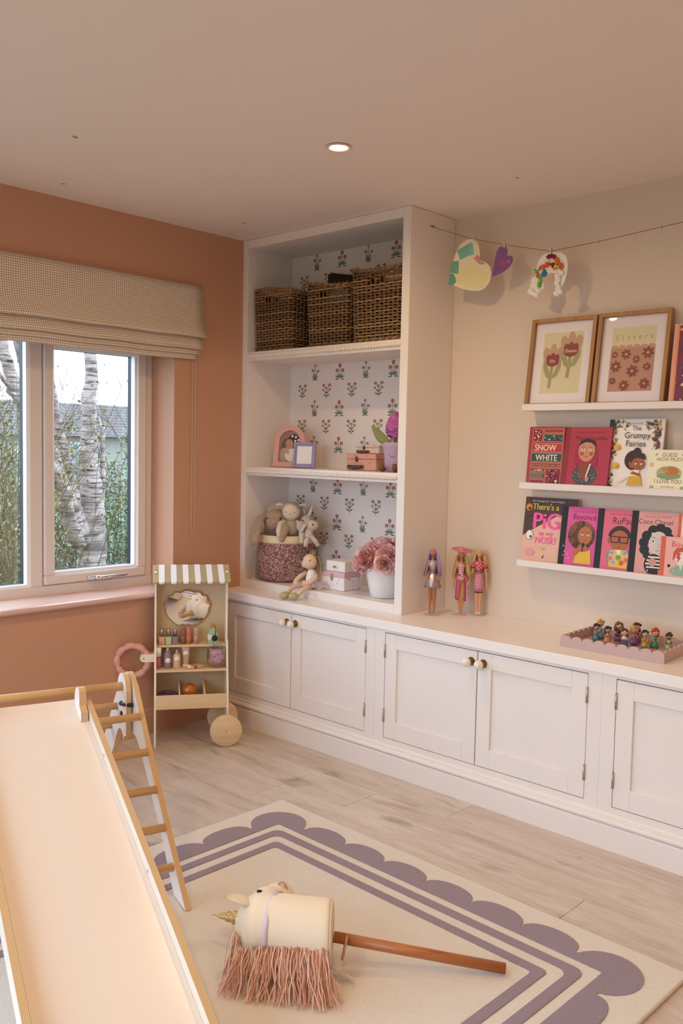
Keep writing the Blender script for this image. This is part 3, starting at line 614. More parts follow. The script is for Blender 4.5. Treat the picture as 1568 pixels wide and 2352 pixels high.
# ------------------------------------------------------------------ toy vanity stand on wheels
def vanity():
    TR = Matrix.Translation((.196, -.979, 0)) @ Matrix.Rotation(atan2(.817, .577), 4, 'Z'); RZ = atan2(.817, .577)
    BIRCH = wood('birch_ply', '#e0c39b', '#e6cca8', '#d5b489', 1.6, .5, 0); BEI = M('vanity_beige', '#cdb591', .6); KH = M('vanity_khaki', '#b5a179', .55); WH = M('vanity_white', '#f4f0f2', .45); EDGE = M('vanity_pale_edge', '#efe3cc', .5)
    t = thing('toy_vanity_stand', 'child-size wooden vanity stand with striped awning and shell mirror', 'toy stand', (.196, -.979, 0), RZ)
    Wd = .335; fn = lambda a, b, d: (d, a, b)
    prof = [(0, .0005), (0, .238), (.066, .462), (.078, .472), (.104, .474), (.104, .785), (.184, .80), (.184, .0005), (.140, .0005), (.120, .06), (.045, .06), (.028, .0005)]
    profR = [(0, .045), (0, .238), (.066, .462), (.078, .472), (.104, .474), (.104, .785), (.184, .80), (.184, .045)]
    for x0, x1, P in ((0, .009, prof), (Wd-.009, Wd, profR)):
        m = MB(EDGE); m.prism(P, x0, x1, fn); m.build('side_panel', t)
    MB(BEI).rbox(.009, Wd-.009, .174, .183, .165, .79, .001).build('back_panel', t)
    MB(BIRCH).rbox(.009, Wd-.009, .0, .009, .174, .2385, .001).build('tray_front', t)
    MB(BIRCH).rbox(.009, Wd-.009, .009, .174, .174, .182, .001).build('tray_bottom', t)
    for u in (.114, .228):
        m = MB(EDGE); m.prism([(.009, .182), (.009, .238), (.16, .265), (.174, .265), (.174, .182)], u-.003, u+.003, fn); m.build('tray_divider', t)
    MB(BIRCH).rbox(.009, Wd-.009, .032, .174, .337, .346, .001).build('shelf', t); MB(BIRCH).rbox(.009, Wd-.009, .098, .174, .438, .447, .001).build('shelf', t)
    # awning
    n = 13; sw = (Wd+.018)/n; A = Vector((0, .186, .8035)); B = Vector((0, .040, .744)); d = (B-A); Ln = d.length; d.normalize(); nn = Vector((0, d.z, -d.y)) if d.z > 0 else Vector((0, -d.z, d.y)); nn = Vector((0, -.373, .928))
    for i in range(n):
        x0 = -.009+i*sw; ln = Ln+(.003 if i % 2 else 0); P = [(x0+.0004, 0), (x0+.0004, ln-.008)]+[(x0+sw/2-(sw/2-.0004)*cos(a), ln-.008+.010*sin(a)) for a in [pi*k/8 for k in range(1, 8)]]+[(x0+sw-.0004, ln-.008), (x0+sw-.0004, 0)]
        th = .009 if i % 2 else .008
        MB(WH if i % 2 else KH).prism(P, 0, th, lambda a, b, h: tuple(Vector((a, 0, 0))+A+d*b+nn*h), side=None).build('awning_slat', t)
    for i in (0, 12):
        for k in (.05, .085):
            p = A+d*k+nn*.0085; MB(M('black_hardware', '#14120f', .4)).ell((-.009+(i+.5)*sw, p.y, p.z), .0025, nu=8, nv=5).build('screw', t)
    # shell mirror
    def shell(s, cx=.151, cz=.610):
        P = []
        lob = [(-.105, .012), (-.100, .042), (-.083, .066), (-.055, .081), (-.020, .0885), (.020, .0885), (.055, .081), (.083, .066), (.100, .042), (.105, .012)]
        nodes = [(-.106, -.005), (-.103, .028), (-.092, .052), (-.072, .072), (-.042, .084), (.0, .082+.0), (.042, .084), (.072, .072), (.092, .052), (.103, .028), (.106, -.005)]
        nodes = [(-.106, .0), (-.098, .035), (-.072, .062), (-.036, .076), (.036, .076), (.072, .062), (.098, .035), (.106, .0)]
        for a, b in zip(nodes, nodes[1:]):
            for k in range(6):
                u = k/6; mx, mz = lerp(a[0], b[0], u), lerp(a[1], b[1], u); q = .011*sin(pi*u); l_ = hypot(b[0]-a[0], b[1]-a[1]); nx, nz = -(b[1]-a[1])/l_, (b[0]-a[0])/l_
                P.append((mx+nx*q, mz+nz*q))
        P += [(.106, .0), (.104, -.022), (.092, -.045), (.070, -.068), (.052, -.082), (.042, -.0865), (-.042, -.0865), (-.052, -.082), (-.070, -.068), (-.092, -.045), (-.104, -.022)]
        return [(cx+x*s, cz+z*s) for x, z in P]
    fr = MB(M('mirror_frame_tan', '#b98d52', .5)); fr.prism(shell(1.0), .166, .174, lambda a, b, h: (a, h, b)); mo = fr.build('mirror_frame', t)
    MB(M('mirror_silver', '#f2f2f2', .015, 1)).prism(shell(.925), .1595, .1615, lambda a, b, h: (a, h-(b-.61)*.04, b)).build('mirror_glass', mo)
    # wheels, axle, ring handle
    for w0, w1 in ((-.034, -.010), (.192, .214)):
        m = MB(BIRCH).at(XF((.323, w1, .0735), (pi/2, 0, 0))); m.lathe([(.0, 0), (.070, 0), (.073, .003), (.073, .021), (.070, .024), (.0, .024)], 40)
        m.m(M('black_hardware', '#14120f')).lathe([(.0025, .0240), (.0025, .0247), (0, .0248)], 8); m.build('wheel', t)
    MB(BIRCH).cyl((.323, -.012, .0735), (.323, .194, .0735), .007, n=10).build('axle', t)
    pk = M('handle_pink', '#d9a194', .55); rg = MB(pk); R = .0665
    for k in range(9):
        a0 = 2*pi*k/9; m_ = []; rad = []
        for j in range(9): u = j/8; a = a0+2*pi/9*u; q = R+.004*sin(pi*u); m_.append((-.098+q*cos(a), .118, .376+q*sin(a))); rad.append(.0128+.0035*sin(pi*u))
        rg.tube(m_, rad, 12, caps=False)
    rg.build('ring_handle', t, label='pink lobed ring handle')
    for w0, w1 in ((.096, .104), (.132, .140)):
        P = [(.004, .372), (.004, .408), (-.046, .408)]+[(-.046+.0*0-.018*sin(a), .390+.018*cos(a)) for a in [pi*k/8 for k in range(1, 8)]]+[(-.046, .372)]
        MB(EDGE).prism(P, w0, w1, lambda a, b, h: (a, h, b)).build('handle_bracket', t)
    MB(M('black_hardware', '#14120f')).cyl((-.047, .0955, .389), (-.047, .0962, .389), .003, n=8).build('screw', t)
    return TR, RZ
VT, VR = vanity()
def vloc(u, w, z): return tuple(VT @ Vector((u, w, z)))
SILV = M('brushed_silver', '#b9b4b4', .3, 1)
for u, c, nm in ((.034, '#d0a082', 'peach'), (.064, '#b4c39b', 'mint green'), (.094, '#8d7a86', 'mauve')):
    t = thing('nail_polish', '%s wooden nail polish with silver cap on the vanity stand' % nm, 'nail polish', vloc(u, .128, .4472), VR, 'toy nail polishes')
    MB(M('polish_'+nm.replace(' ', '_'), c, .45)).rbox(-.0135, .0135, -.0135, .0135, 0, .037, .002, 2).build('bottle', t); MB(SILV).lathe([(.009, .037), (.009, .068), (.0082, .071), (0, .071)], 16).build('cap', t)
for u, c, nm in ((.131, '#9d5a54', 'dark rose'), (.157, '#c47a64', 'coral'), (.191, '#c79a8a', 'dusty pink')):
    t = thing('toy_lipstick', '%s wooden toy lipstick standing on the vanity stand' % nm, 'toy lipstick', vloc(u, .130, .4472), VR, 'toy lipsticks')
    m = M('lip_'+nm.replace(' ', '_'), c, .5); MB(m).lathe([(.0118, 0), (.0118, .036), (.0112, .0372)], 20).build('base', t); MB(m).lathe([(.0112, .0372), (.0118, .038), (.0118, .0725), (.0105, .075), (0, .075)], 20).build('cap', t)
t = thing('toy_perfume_bottle', 'mint green perfume bottle with black pompom at the vanity right side', 'toy perfume', vloc(.268, .130, .4472), VR)
MB(M('perfume_mint', '#a9bda6', .45)).prism([(-.020, 0), (-.027, .032), (-.022, .048), (-.012, .062), (-.008, .074), (.008, .074), (.012, .062), (.022, .048), (.027, .032), (.020, 0)], -.011, .011, lambda a, b, d: (a, d, b)).build('bottle', t)
MB(M('gold_neck', '#b08a4a', .4)).rbox(-.010, .010, -.009, .009, .074, .090, .002).build('stopper', t)
MB(M('label_cream', '#efe6dc', .6)).rbox(-.022, -.004, -.0118, -.0112, .018, .042, .0003).build('paper_label', t)
MB(M('black_hardware', '#14120f')).tube([(.008, -.010, .086), (.012, -.014, .08), (.011, -.016, .045), (.008, -.018, .030)], .0014, 6).ell((.008, -.022, .026), (.0145, .0145, .0145), nu=14).build('pompom', t, label='black pompom on a cord')
def shelf_bottle(u, name, label, cat, parts):
    t = thing(name, label, cat, vloc(u, .085, .3462), VR, 'toy beauty bottles on the lower vanity shelf')
    for nm, mb in parts: mb.build(nm, t)
    return t
lab = lambda z, r, y: MB(M('label_cream', '#efe6dc', .6)).at(XF((0, y, z), (pi/2, 0, 0))).lathe([(r, 0), (r, .0008), (0, .0008)], 18)
shelf_bottle(.017, 'toy_serum_bottle', 'small pink glass bottle with tall white cap on vanity shelf', 'toy bottle', [('bottle', MB(M('serum_pink', '#b5647c', .15, coat=.6)).lathe([(.0125, 0), (.0145, .003), (.0145, .043), (.0105, .050), (.0105, .056)], 20)), ('cap', MB(M('cap_white', '#f3ece8', .4)).lathe([(.0155, .056), (.0155, .092), (.0145, .0945), (0, .0945)], 20))])
t = shelf_bottle(.061, 'toy_spray_bottle', 'mauve bottle with round white label and silver top on vanity shelf', 'toy bottle', [('bottle', MB(M('mauve_paint', '#8b7884', .45)).lathe([(.0165, 0), (.0175, .003), (.0175, .060), (.0135, .070), (.013, .078)], 20)), ('cap', MB(SILV).lathe([(.0095, .078), (.0095, .085), (.006, .086), (.006, .093), (0, .093)], 14)), ('round_label', lab(.037, .0125, -.0172))])
shelf_bottle(.102, 'toy_mist_bottle', 'peach bottle with silver sprayer and round label on vanity shelf', 'toy bottle', [('bottle', MB(M('peach_paint', '#dfb290', .5)).lathe([(.0165, 0), (.0175, .003), (.0175, .048), (.0165, .058), (.011, .066)], 20)), ('sprayer', MB(SILV).lathe([(.0105, .066), (.0105, .071), (.006, .072), (.0055, .084), (0, .084)], 14)), ('round_label', lab(.044, .0125, -.0172))])
t = thing('toy_cream_tube', 'dusty pink squeeze tube with round label standing on vanity shelf', 'toy tube', vloc(.143, .105, .3462), VR)
m = MB(M('tube_pink', '#c39c8e', .5)); vs = []; n = 16
for z, a, b in ((.012, .0145, .0145), (.04, .016, .011), (.07, .0175, .006), (.094, .0185, .0012), (.098, .0185, .0012)):
    for j in range(n): an = 2*pi*j/n; vs.append((a*cos(an), b*sin(an), z))
m.add(vs, [(i*n+j, i*n+(j+1) % n, (i+1)*n+(j+1) % n, (i+1)*n+j) for i in range(4) for j in range(n)]+[list(range(4*n, 5*n))], True); m.build('tube', t)
MB(M('tube_cap', '#e6cfa8', .5)).lathe([(.018, 0), (.018, .010), (.0145, .012)], 20).build('cap', t); lab(.062, .012, -.0075).build('round_label', t)
t = thing('toy_ring', 'pale pink jewelled toy ring lying at the front of vanity shelf', 'toy ring', vloc(.158, .052, .3462), VR)
MB(M('ring_gold', '#d9a58e', .3, .6)).at(XF((0, .006, .008), (pi/2, 0, 0))).tube([(.008*cos(2*pi*k/20), .008*sin(2*pi*k/20), 0) for k in range(21)], .0016, 8).build('band', t)
MB(M('ring_gem', '#e7c9c4', .08, coat=1)).ell((0, -.002, .009), (.013, .007, .009), nu=9, nv=5).build('gem', t)
t = thing('toy_makeup_brush', 'pink toy make-up brush with copper collar lying on vanity shelf', 'toy brush', vloc(.178, .055, .3505), VR+.35)
MB(M('brush_pink', '#d99f8e', .45)).tube([(.014, 0, .001), (.035, 0, .001), (.062, 0, .001)], [.0042, .0058, .003], 10).build('handle', t); MB(M('copper', '#b9714f', .25, 1)).tube([(.0, 0, .001), (.014, 0, .001)], [.006, .0045], 10).build('ferrule', t); MB(M('bristle_pink', '#e3b9a9', .8)).tube([(-.014, 0, .001), (-.007, 0, .001), (.0, 0, .001)], [.003, .0075, .006], 10).build('bristles', t)
# glass jar
CLEAR = GLASS.copy(); CLEAR.name = 'jar_glass'
for n_ in CLEAR.node_tree.nodes:
    if n_.bl_idname == 'ShaderNodeMixShader':
        lw_ = CLEAR.node_tree.nodes.new('ShaderNodeLayerWeight'); lw_.inputs[0].default_value = .35; CLEAR.node_tree.links.new(lw_.outputs['Facing'], n_.inputs[0])
t = thing('glass_jar', 'ribbed clear lidded jar full of pink fluff on vanity shelf', 'jar', vloc(.284, .088, .3462), VR)
jw = lambda a, z: 1+.012*cos(24*a)
MB(CLEAR).lathe([(.030, .0005), (.040, .004), (.0445, .014), (.0445, .080), (.046, .084), (.043, .084), (.0415, .080), (.0415, .014), (.036, .007), (0, .006)], 72, wob=jw).build('jar_body', t)
MB(CLEAR).lathe([(.0465, .0845), (.0465, .088), (.036, .096), (.018, .101), (.008, .103), (.008, .106), (.0125, .112), (.0125, .117), (.007, .122), (0, .123)], 40).build('jar_lid', t)
fz = MB(M('pink_fluff', '#dc9fc4', .9, bump=(220, .8, .004), var=(60, '#e8bcd4'))); rnd = random.Random(5)
for i in range(26): a = rnd.uniform(0, 6.3); q = rnd.uniform(0, .024); fz.ell((q*cos(a), q*sin(a), rnd.uniform(.030, .070)), rnd.uniform(.010, .015), nu=10, nv=7)
fz.build('fluff', t); sp = MB(M('sponge_peach', '#d99a86', .8))
for i in range(7): a = rnd.uniform(0, 6.3); q = rnd.uniform(.008, .022); sp.ell((q*cos(a), q*sin(a), rnd.uniform(.016, .036)), (.017, .009, .008), (rnd.uniform(0, 3), rnd.uniform(0, 3), a), 10, 7)
sp.build('sponges', t)
t = thing('toy_headband', 'purple hoop lying in the vanity tray left compartment', 'toy hoop', vloc(.058, .085, .1822), VR)
MB(M('purple_plastic', '#6d4a7c', .4)).tube([(.042*cos(a), .030*sin(a)+.0, .026+.016*sin(a)) for a in [2*pi*k/32 for k in range(33)]], .009, 10).ell((0, 0, .008), (.04, .03, .008)).build('hoop', t)
t = thing('toy_orange', 'glossy orange toy fruit box in the vanity tray middle compartment', 'toy fruit', vloc(.160, .085, .1822), VR)
MB(M('orange_gloss', '#b8661c', .25, coat=.6)).ell((0, 0, .052), (.036, .032, .038), nu=20, nv=14).build('fruit', t); MB(M('label_cream', '#efe6dc', .6)).lathe([(.020, .0), (.024, .012), (.020, .022)], 20).build('stand', t)
# ------------------------------------------------------------------ framed prints on the top ledge
PICG = GLASS.copy(); PICG.name = 'picture_glass'; [setattr(n_.inputs[0], 'default_value', .012) for n_ in PICG.node_tree.nodes if n_.bl_idname == 'ShaderNodeMixShader']
OAKF = wood('frame_oak', '#a97b4c', '#b98b5a', '#8d6238', 2.4, .5, 2); MATB = M('mount_board', '#eae0e2', .8)
def lean_thing(name, label, cat, x, yb, z, lean, yaw=0, group=None): return thing(name, label, cat, (x, yb, z), (-lean, 0, yaw), group)
def framed(x, w, h, label, draw):
    t = lean_thing('framed_print', label, 'framed print', x, -.064, LZ[0]+.0115, .135, .012, 'framed flower prints')
    f = .0155; d = .022
    m = MB(OAKF)
    for P in ([(0, 0), (w, 0), (w-f, f), (f, f)], [(w, 0), (w, h), (w-f, h-f), (w-f, f)], [(w, h), (0, h), (f, h-f), (w-f, h-f)], [(0, h), (0, 0), (f, f), (f, h-f)]):
        MB(OAKF).prism(P, -d, 0, lambda a, b, c: (a, c, b)).build('frame_rail', t)
    mt = MB(MATB).box(f-.002, w-f+.002, -.006, -.002, f-.002, h-f+.002).build('mount', t)
    p = Print(lambda u, v, q: (u, -.006-q, v)); draw(p, w, h); p.build('artwork', t)
    MB(PICG).box(f-.001, w-f+.001, -.0105, -.0085, f-.001, h-f+.001).build('glass', t)
def tulips(p, w, h):
    u0, u1, v0, v1 = .056, w-.056, .058, h-.058; p.rect('#d9cda6', u0, v0, u1, v1); W_ = u1-u0; H_ = v1-v0
    def tulip(cx, cy, s, name, stem_b):
        g = '#a39a73'
        p.stroke(g, [(cx, cy-.02*s), (cx-.003*s, cy-.075*s), (cx-.006*s, stem_b)], .013*s)
        for sg in (-1, 1):
            P = [(cx-.005*s, stem_b+.03*s), (cx+sg*.022*s, stem_b+.042*s), (cx+sg*.036*s, stem_b+.075*s), (cx+sg*.034*s, stem_b+.125*s), (cx+sg*.020*s, stem_b+.088*s), (cx+sg*.010*s, stem_b+.060*s)]
            p.poly(g, P)
        c = '#c29a80'
        p.ell(c, cx-.024*s, cy+.008*s, .015*s, .030*s, .22); p.ell(c, cx+.024*s, cy+.008*s, .015*s, .030*s, -.22); p.ell(c, cx, cy+.018*s, .0145*s, .032*s); p.ell(c, cx, cy-.012*s, .030*s, .022*s)
        d = '#8b3d38'; p.ell(d, cx, cy-.016*s, .0265*s, .019*s); p.ell(d, cx-.017*s, cy-.004*s, .010*s, .014*s); p.ell(d, cx+.017*s, cy-.004*s, .010*s, .014*s); p.ell(d, cx, cy+.002*s, .010*s, .013*s)
        p.text('#e8d9c0', name, cx, cy-.020*s, .016*s, xs=1.05)
    tulip(u0+W_*.27, v0+H_*.60, 1.12, 'Elle', v0+.022); tulip(u0+W_*.71, v0+H_*.76, 1.22, 'Eleana', v0+.062)
def sisters(p, w, h):
    u0, u1, v0, v1 = .056, w-.056, .058, h-.058; W_ = u1-u0; H_ = v1-v0; p.rect('#d9cda6', u0, v0, u1, v1)
    p.rect('#b98a72', u0, v0, u1, v0+H_*.68); n = 6
    for i in range(n): p.ell('#c4987f', u0+W_*(i+.5)/n, v0+H_*.685, W_/n/2, .010)
    p.rect('#b98a72', u0, v0, u1, v0+H_*.672)
    for i, ch in enumerate('Sisters'): p.text('#98906c', ch, u0+W_*(.12+.13*i), v0+H_*.80, .030, xs=.9)
    for a, b, r in ((.10, .575, .014), (.36, .575, .021), (.85, .585, .024), (.60, .49, .016), (.15, .39, .023), (.53, .31, .024), (.85, .37, .016), (.10, .165, .014), (.37, .09, .021), (.83, .11, .021)):
        cx, cy = u0+W_*a, v0+H_*b
        for k in range(7): an = 2*pi*k/7+a*5; p.ell('#8a4038', cx+.62*r*cos(an), cy+.62*r*sin(an), .40*r, .25*r, an, 10)
        p.ell('#dba88c', cx, cy, .22*r, n=10)
framed(1.512, .289, .366, 'oak-framed print of two tulips, left of the two on the top ledge', tulips)
framed(1.812, .289, .366, 'oak-framed print reading Sisters with dark red flowers, on the top ledge', sisters)
# ------------------------------------------------------------------ books
PAGES = M('page_block', '#efe6d6', .85)
def book(x, yb, z, w, h, th, lean, yaw, label, cover, spine, draw, hard=True, name='book', group='picture books on the ledges'):
    t = lean_thing(name, label, 'book', x, yb, z, lean, yaw, group)
    c = M('cover_'+cover[1:], cover, .38, coat=.15); s = M('cover_'+spine[1:], spine, .45); ct = .0022 if hard else .0008
    MB(c).rbox(0, w, -th, -th+ct, 0, h, .0006).build('front_cover', t); MB(c).rbox(0, w, -ct, 0, 0, h, .0006).build('back_cover', t)
    MB(s).rbox(-.0005, ct+.001, -th+.0002, -.0002, .0002, h-.0002, .0006).build('spine', t)
    MB(PAGES).box(.003, w-.003, -th+ct, -ct, .003, h-.003).build('pages', t)
    p = Print(lambda u, v, q: (u, -th-.00005-q, v)); draw(p, w, h); p.build('cover_print', t)
    return t
def face(p, cx, cy, rx, ry, skin, eye=.2, brow=True, cheeks=None, mouth='#9c4a3c', look=0):
    p.ell(skin, cx, cy, rx, ry)
    for s in (-1, 1):
        ex = cx+s*rx*.42; ey = cy+ry*.08; p.ell('#f7f3ee', ex, ey, rx*eye, rx*eye*.62, n=12); p.ell('#2a1d18', ex+look*rx*.08, ey+rx*.03, rx*eye*.45, n=10)
        if brow: p.stroke('#2a1d18', [(ex-rx*.24, ey+ry*.22), (ex, ey+ry*.28), (ex+rx*.24, ey+ry*.22)], rx*.05)
        if cheeks: p.ell(cheeks, cx+s*rx*.55, cy-ry*.28, rx*.24, n=14)
    p.stroke('#8a5a40', [(cx-rx*.05, cy-ry*.02), (cx+rx*.08, cy-ry*.22), (cx-rx*.02, cy-ry*.24)], rx*.035)
    p.stroke(mouth, [(cx-rx*.22, cy-ry*.50), (cx, cy-ry*.58), (cx+rx*.22, cy-ry*.50)], rx*.09)
def snow(p, w, h):
    G = '#dcb586'; A = '#8c1f2c'
    p.rect('#a82432', .012, .004, w-.002, h-.004)
    def panel(x0, y0, x1, y1, c): p.rect(G, x0, y0, x1, y1); p.rect(c, x0+.0016, y0+.0016, x1-.0016, y1-.0016)
    panel(.016, h-.062, .062, h-.008, '#7f1c28'); panel(.066, h-.026, w-.006, h-.008, '#a3303a'); panel(.066, h-.062, w-.006, h-.030, '#2f4a50')
    panel(.016, h-.104, w-.006, h-.068, '#b0323c'); p.text('#f0d9b0', 'SNOW', .078, h-.098, .036, xs=.88, bold=.0006)
    panel(.016, h-.144, w-.006, h-.108, '#2c4a55'); p.text('#f0d9b0', 'WHITE', .086, h-.139, .036, xs=.88, bold=.0006)
    panel(.016, h-.166, w-.006, h-.148, '#8c2a30'); p.text('#d9a070', 'AND OTHER GRIMMS’ FAIRY TALES', .086, h-.161, .0105, xs=.86)
    panel(.016, .058, .084, h-.170, '#7a2230'); panel(.016, .030, .084, .054, '#2c4456'); panel(.016, .006, .084, .026, '#93303a'); panel(.088, .006, w-.006, h-.170, '#8a2430')
    rnd = random.Random(11)
    for x0, y0, x1, y1, n in ((.018, h-.060, .060, h-.012, 16), (.068, h-.060, w-.008, h-.034, 22), (.02, .06, .08, h-.174, 26), (.09, .01, w-.01, h-.174, 40)):
        for i in range(n):
            cx, cy = rnd.uniform(x0+.004, x1-.004), rnd.uniform(y0+.004, y1-.004); c = rnd.choice(('#e5cfa4', '#2c4456', '#c23a42', '#e8dcc6', '#3a1820', '#46646a'))
            if rnd.random() < .5: p.ell(c, cx, cy, rnd.uniform(.002, .0045), rnd.uniform(.002, .006), rnd.uniform(0, 3), 8)
            else: p.stroke(c, [(cx, cy), (cx+rnd.uniform(-.008, .008), cy+rnd.uniform(.0, .004)), (cx+rnd.uniform(-.012, .012), cy+rnd.uniform(-.004, .006))], .0013)
    for k in range(4): p.rect('#c9b08a', .022, .034+.0045*k, .078, .0355+.0045*k)
def portrait_red(p, w, h):
    p.rect('#8f2637', 0, 0, .024, h); cx = w*.53
    p.text('#4a1420', 'Little People, BIG DREAMS', cx+.005, h-.025, .0105); p.text('#3a1016', 'Malala Yousafzai', cx+.008, h-.050, .021, shear=.12)
    sh = '#a32744'
    p.ell('#8f1f3a', cx-.004, .128, .050, .072); p.ell(sh, cx-.004, .132, .046, .070); p.ell('#4a4a52', cx-.005, .052, .054, .040)
    rnd = random.Random(2)
    for i in range(70):
        a = rnd.uniform(0, 6.28); q = sqrt(rnd.random()); p.ell(rnd.choice(('#b9a9a4', '#8a6a70', '#6f8a80', '#d6c6c0')), cx-.005+.05*q*cos(a), .052+.036*q*sin(a), .0018, n=6)
    p.poly('#8a4a30', [(cx-.030, .098), (cx+.006, .110), (cx+.018, .078), (cx-.004, .030), (cx-.034, .060)]); p.poly(sh, [(cx-.046, .120), (cx+.044, .118), (cx+.044, .086), (cx-.012, .100), (cx-.05, .094)])
    face(p, cx-.004, .150, .036, .044, '#c98f6a', .2, cheeks='#c04a50'); p.poly('#2b1a20', [(cx-.040, .168), (cx-.032, .190), (cx-.004, .200), (cx+.026, .190), (cx+.034, .166), (cx+.012, .182), (cx-.012, .184), (cx-.028, .176)])
    p.poly('#e8dfe0', [(cx+.014, .098), (cx+.020, .098), (cx+.006, .042), (cx, .044)]); p.ell('#c98f6a', cx+.008, .036, .008, .010)
    p.text('#5a1822', 'Written by Maria Isabel Sanchez Vegara', cx, .012, .0055)
def olive(p, w, h, title):
    p.rect('#f1e8e4', .002, .002, w-.002, h-.002); rnd = random.Random(4)
    def sprig(x, y): 
        an = rnd.uniform(0, 6.28); L = rnd.uniform(.012, .022); c = rnd.choice(('#3f5240', '#55664a', '#c98a3c', '#d9a24c', '#7a8a58', '#2f4038'))
        p.poly(c, [(x, y), (x+L*.4*cos(an)-.003*sin(an), y+L*.4*sin(an)+.003*cos(an)), (x+L*cos(an), y+L*sin(an)), (x+L*.4*cos(an)+.003*sin(an), y+L*.4*sin(an)-.003*cos(an))])
    for i in range(150):
        s = rnd.choice((0, 1, 2)); x, y = (rnd.uniform(.004, .034), rnd.uniform(.01, h-.012)) if s == 0 else (rnd.uniform(w-.040, w-.018), rnd.uniform(h*.45, h-.014)) if s == 1 else (rnd.choice((rnd.uniform(.01, .075), rnd.uniform(w-.075, w-.02))), rnd.uniform(h-.034, h-.014)); sprig(x, y)
    for i in range(26):
        x, y = rnd.choice(((rnd.uniform(.006, .034), rnd.uniform(.02, h-.02)), (rnd.uniform(w-.036, w-.01), rnd.uniform(h*.5, h-.02)))); p.ell(rnd.choice(('#6d3a48', '#7f4a58', '#54303c')), x, y, .0052, n=12)
    for y in (h*.60, h*.34): p.ell('#e3b440', .040, y, .014, .012); p.ell('#c9962c', .048, y-.003, .007)
    p.rect('#26332c', .001, h-.032, .020, h-.002)
def grumpy(p, w, h):
    olive(p, w, h, ''); cx = w*.50
    p.text('#3c3838', 'BETHAN STEVENS', cx+.005, h-.020, .0052); K = '#33323a'
    p.text(K, 'The', cx+.003, h-.044, .025, xs=.92); p.text(K, 'Grumpy', cx+.008, h-.075, .034, xs=.92); p.text(K, 'Fairies', cx+.004, h-.107, .034, xs=.92)
    H = '#3d1d1c'; s = '#a45a3c'; x = cx+.012; y = .090
    p.ell('#e8dcc2', x-.050, y-.050, .024, .006, .5); p.poly('#d9a83c', [(x-.032, y-.07), (x+.032, y-.07), (x+.024, y-.035), (x-.020, y-.035)]); p.poly('#efe4cc', [(x-.022, y-.034), (x+.014, y-.036), (x+.018, y-.012), (x-.012, y-.006)])
    p.ell(H, x-.010, y+.026, .036, .038); p.ell(H, x+.002, y+.060, .015, .015); p.ell(s, x+.010, y+.012, .027, .024); p.poly(H, [(x-.034, y+.040), (x+.040, y+.030), (x+.032, y+.050), (x, y+.062)]); p.ell(s, x-.020, y+.008, .006, .014, .4)
    for k in (-1, 1): p.ell('#f4efe8', x+.012+k*.011, y+.012, .005, .0036); p.ell('#2a1d18', x+.014+k*.011, y+.011, .0022); p.stroke('#2a1612', [(x+.012+k*.018, y+.022+k*.0), (x+.013+k*.005, y+.016)], .002)
    p.stroke('#5a2418', [(x+.008, y-.003), (x+.014, y-.001), (x+.020, y-.004)], .0015); p.poly(s, [(x-.018, y-.026), (x+.022, y-.036), (x+.024, y-.026), (x-.010, y-.016)])
def cream_hare(p, w, h):
    p.rect('#efe9cc', 0, 0, w, h); R = '#7c3a30'; cx = w*.52
    p.text(R, 'GUESS', cx, h-.026, .021, xs=.95); p.text(R, 'HOW MUCH', cx+.004, h-.042, .019, xs=.95)
    p.ell('#a9b68a', cx+.002, h*.46, .048, .026); p.ell('#8f9f72', cx+.002, h*.38, .046, .012); p.ell('#b9783c', cx+.012, h*.50, .026, .017); p.ell('#c98a4a', cx-.014, h*.53, .015, .008, -.4)
    p.ell('#c9b079', .014, h*.64, .0085); p.ell('#e0cf9e', .014, h*.64, .006)
    p.text(R, 'I LOVE YOU', cx, .034, .0205, xs=.95); p.text('#6a5a48', 'Sam McBratney', cx, .018, .008); p.text('#6a5a48', 'illustrated by Anita Jeram', cx, .009, .007); p.ell('#9fb187', .020, .016, .0085); p.ell('#9fb187', w-.018, .016, .0085)
    p.ell('#8a9a60', .030, h-.018, .006, .003, .5); p.ell('#8a9a60', w-.022, h-.020, .006, .003, -.5)
def plain(c):
    def f(p, w, h): p.rect(c, .004, .003, w-.003, h-.003)
    return f
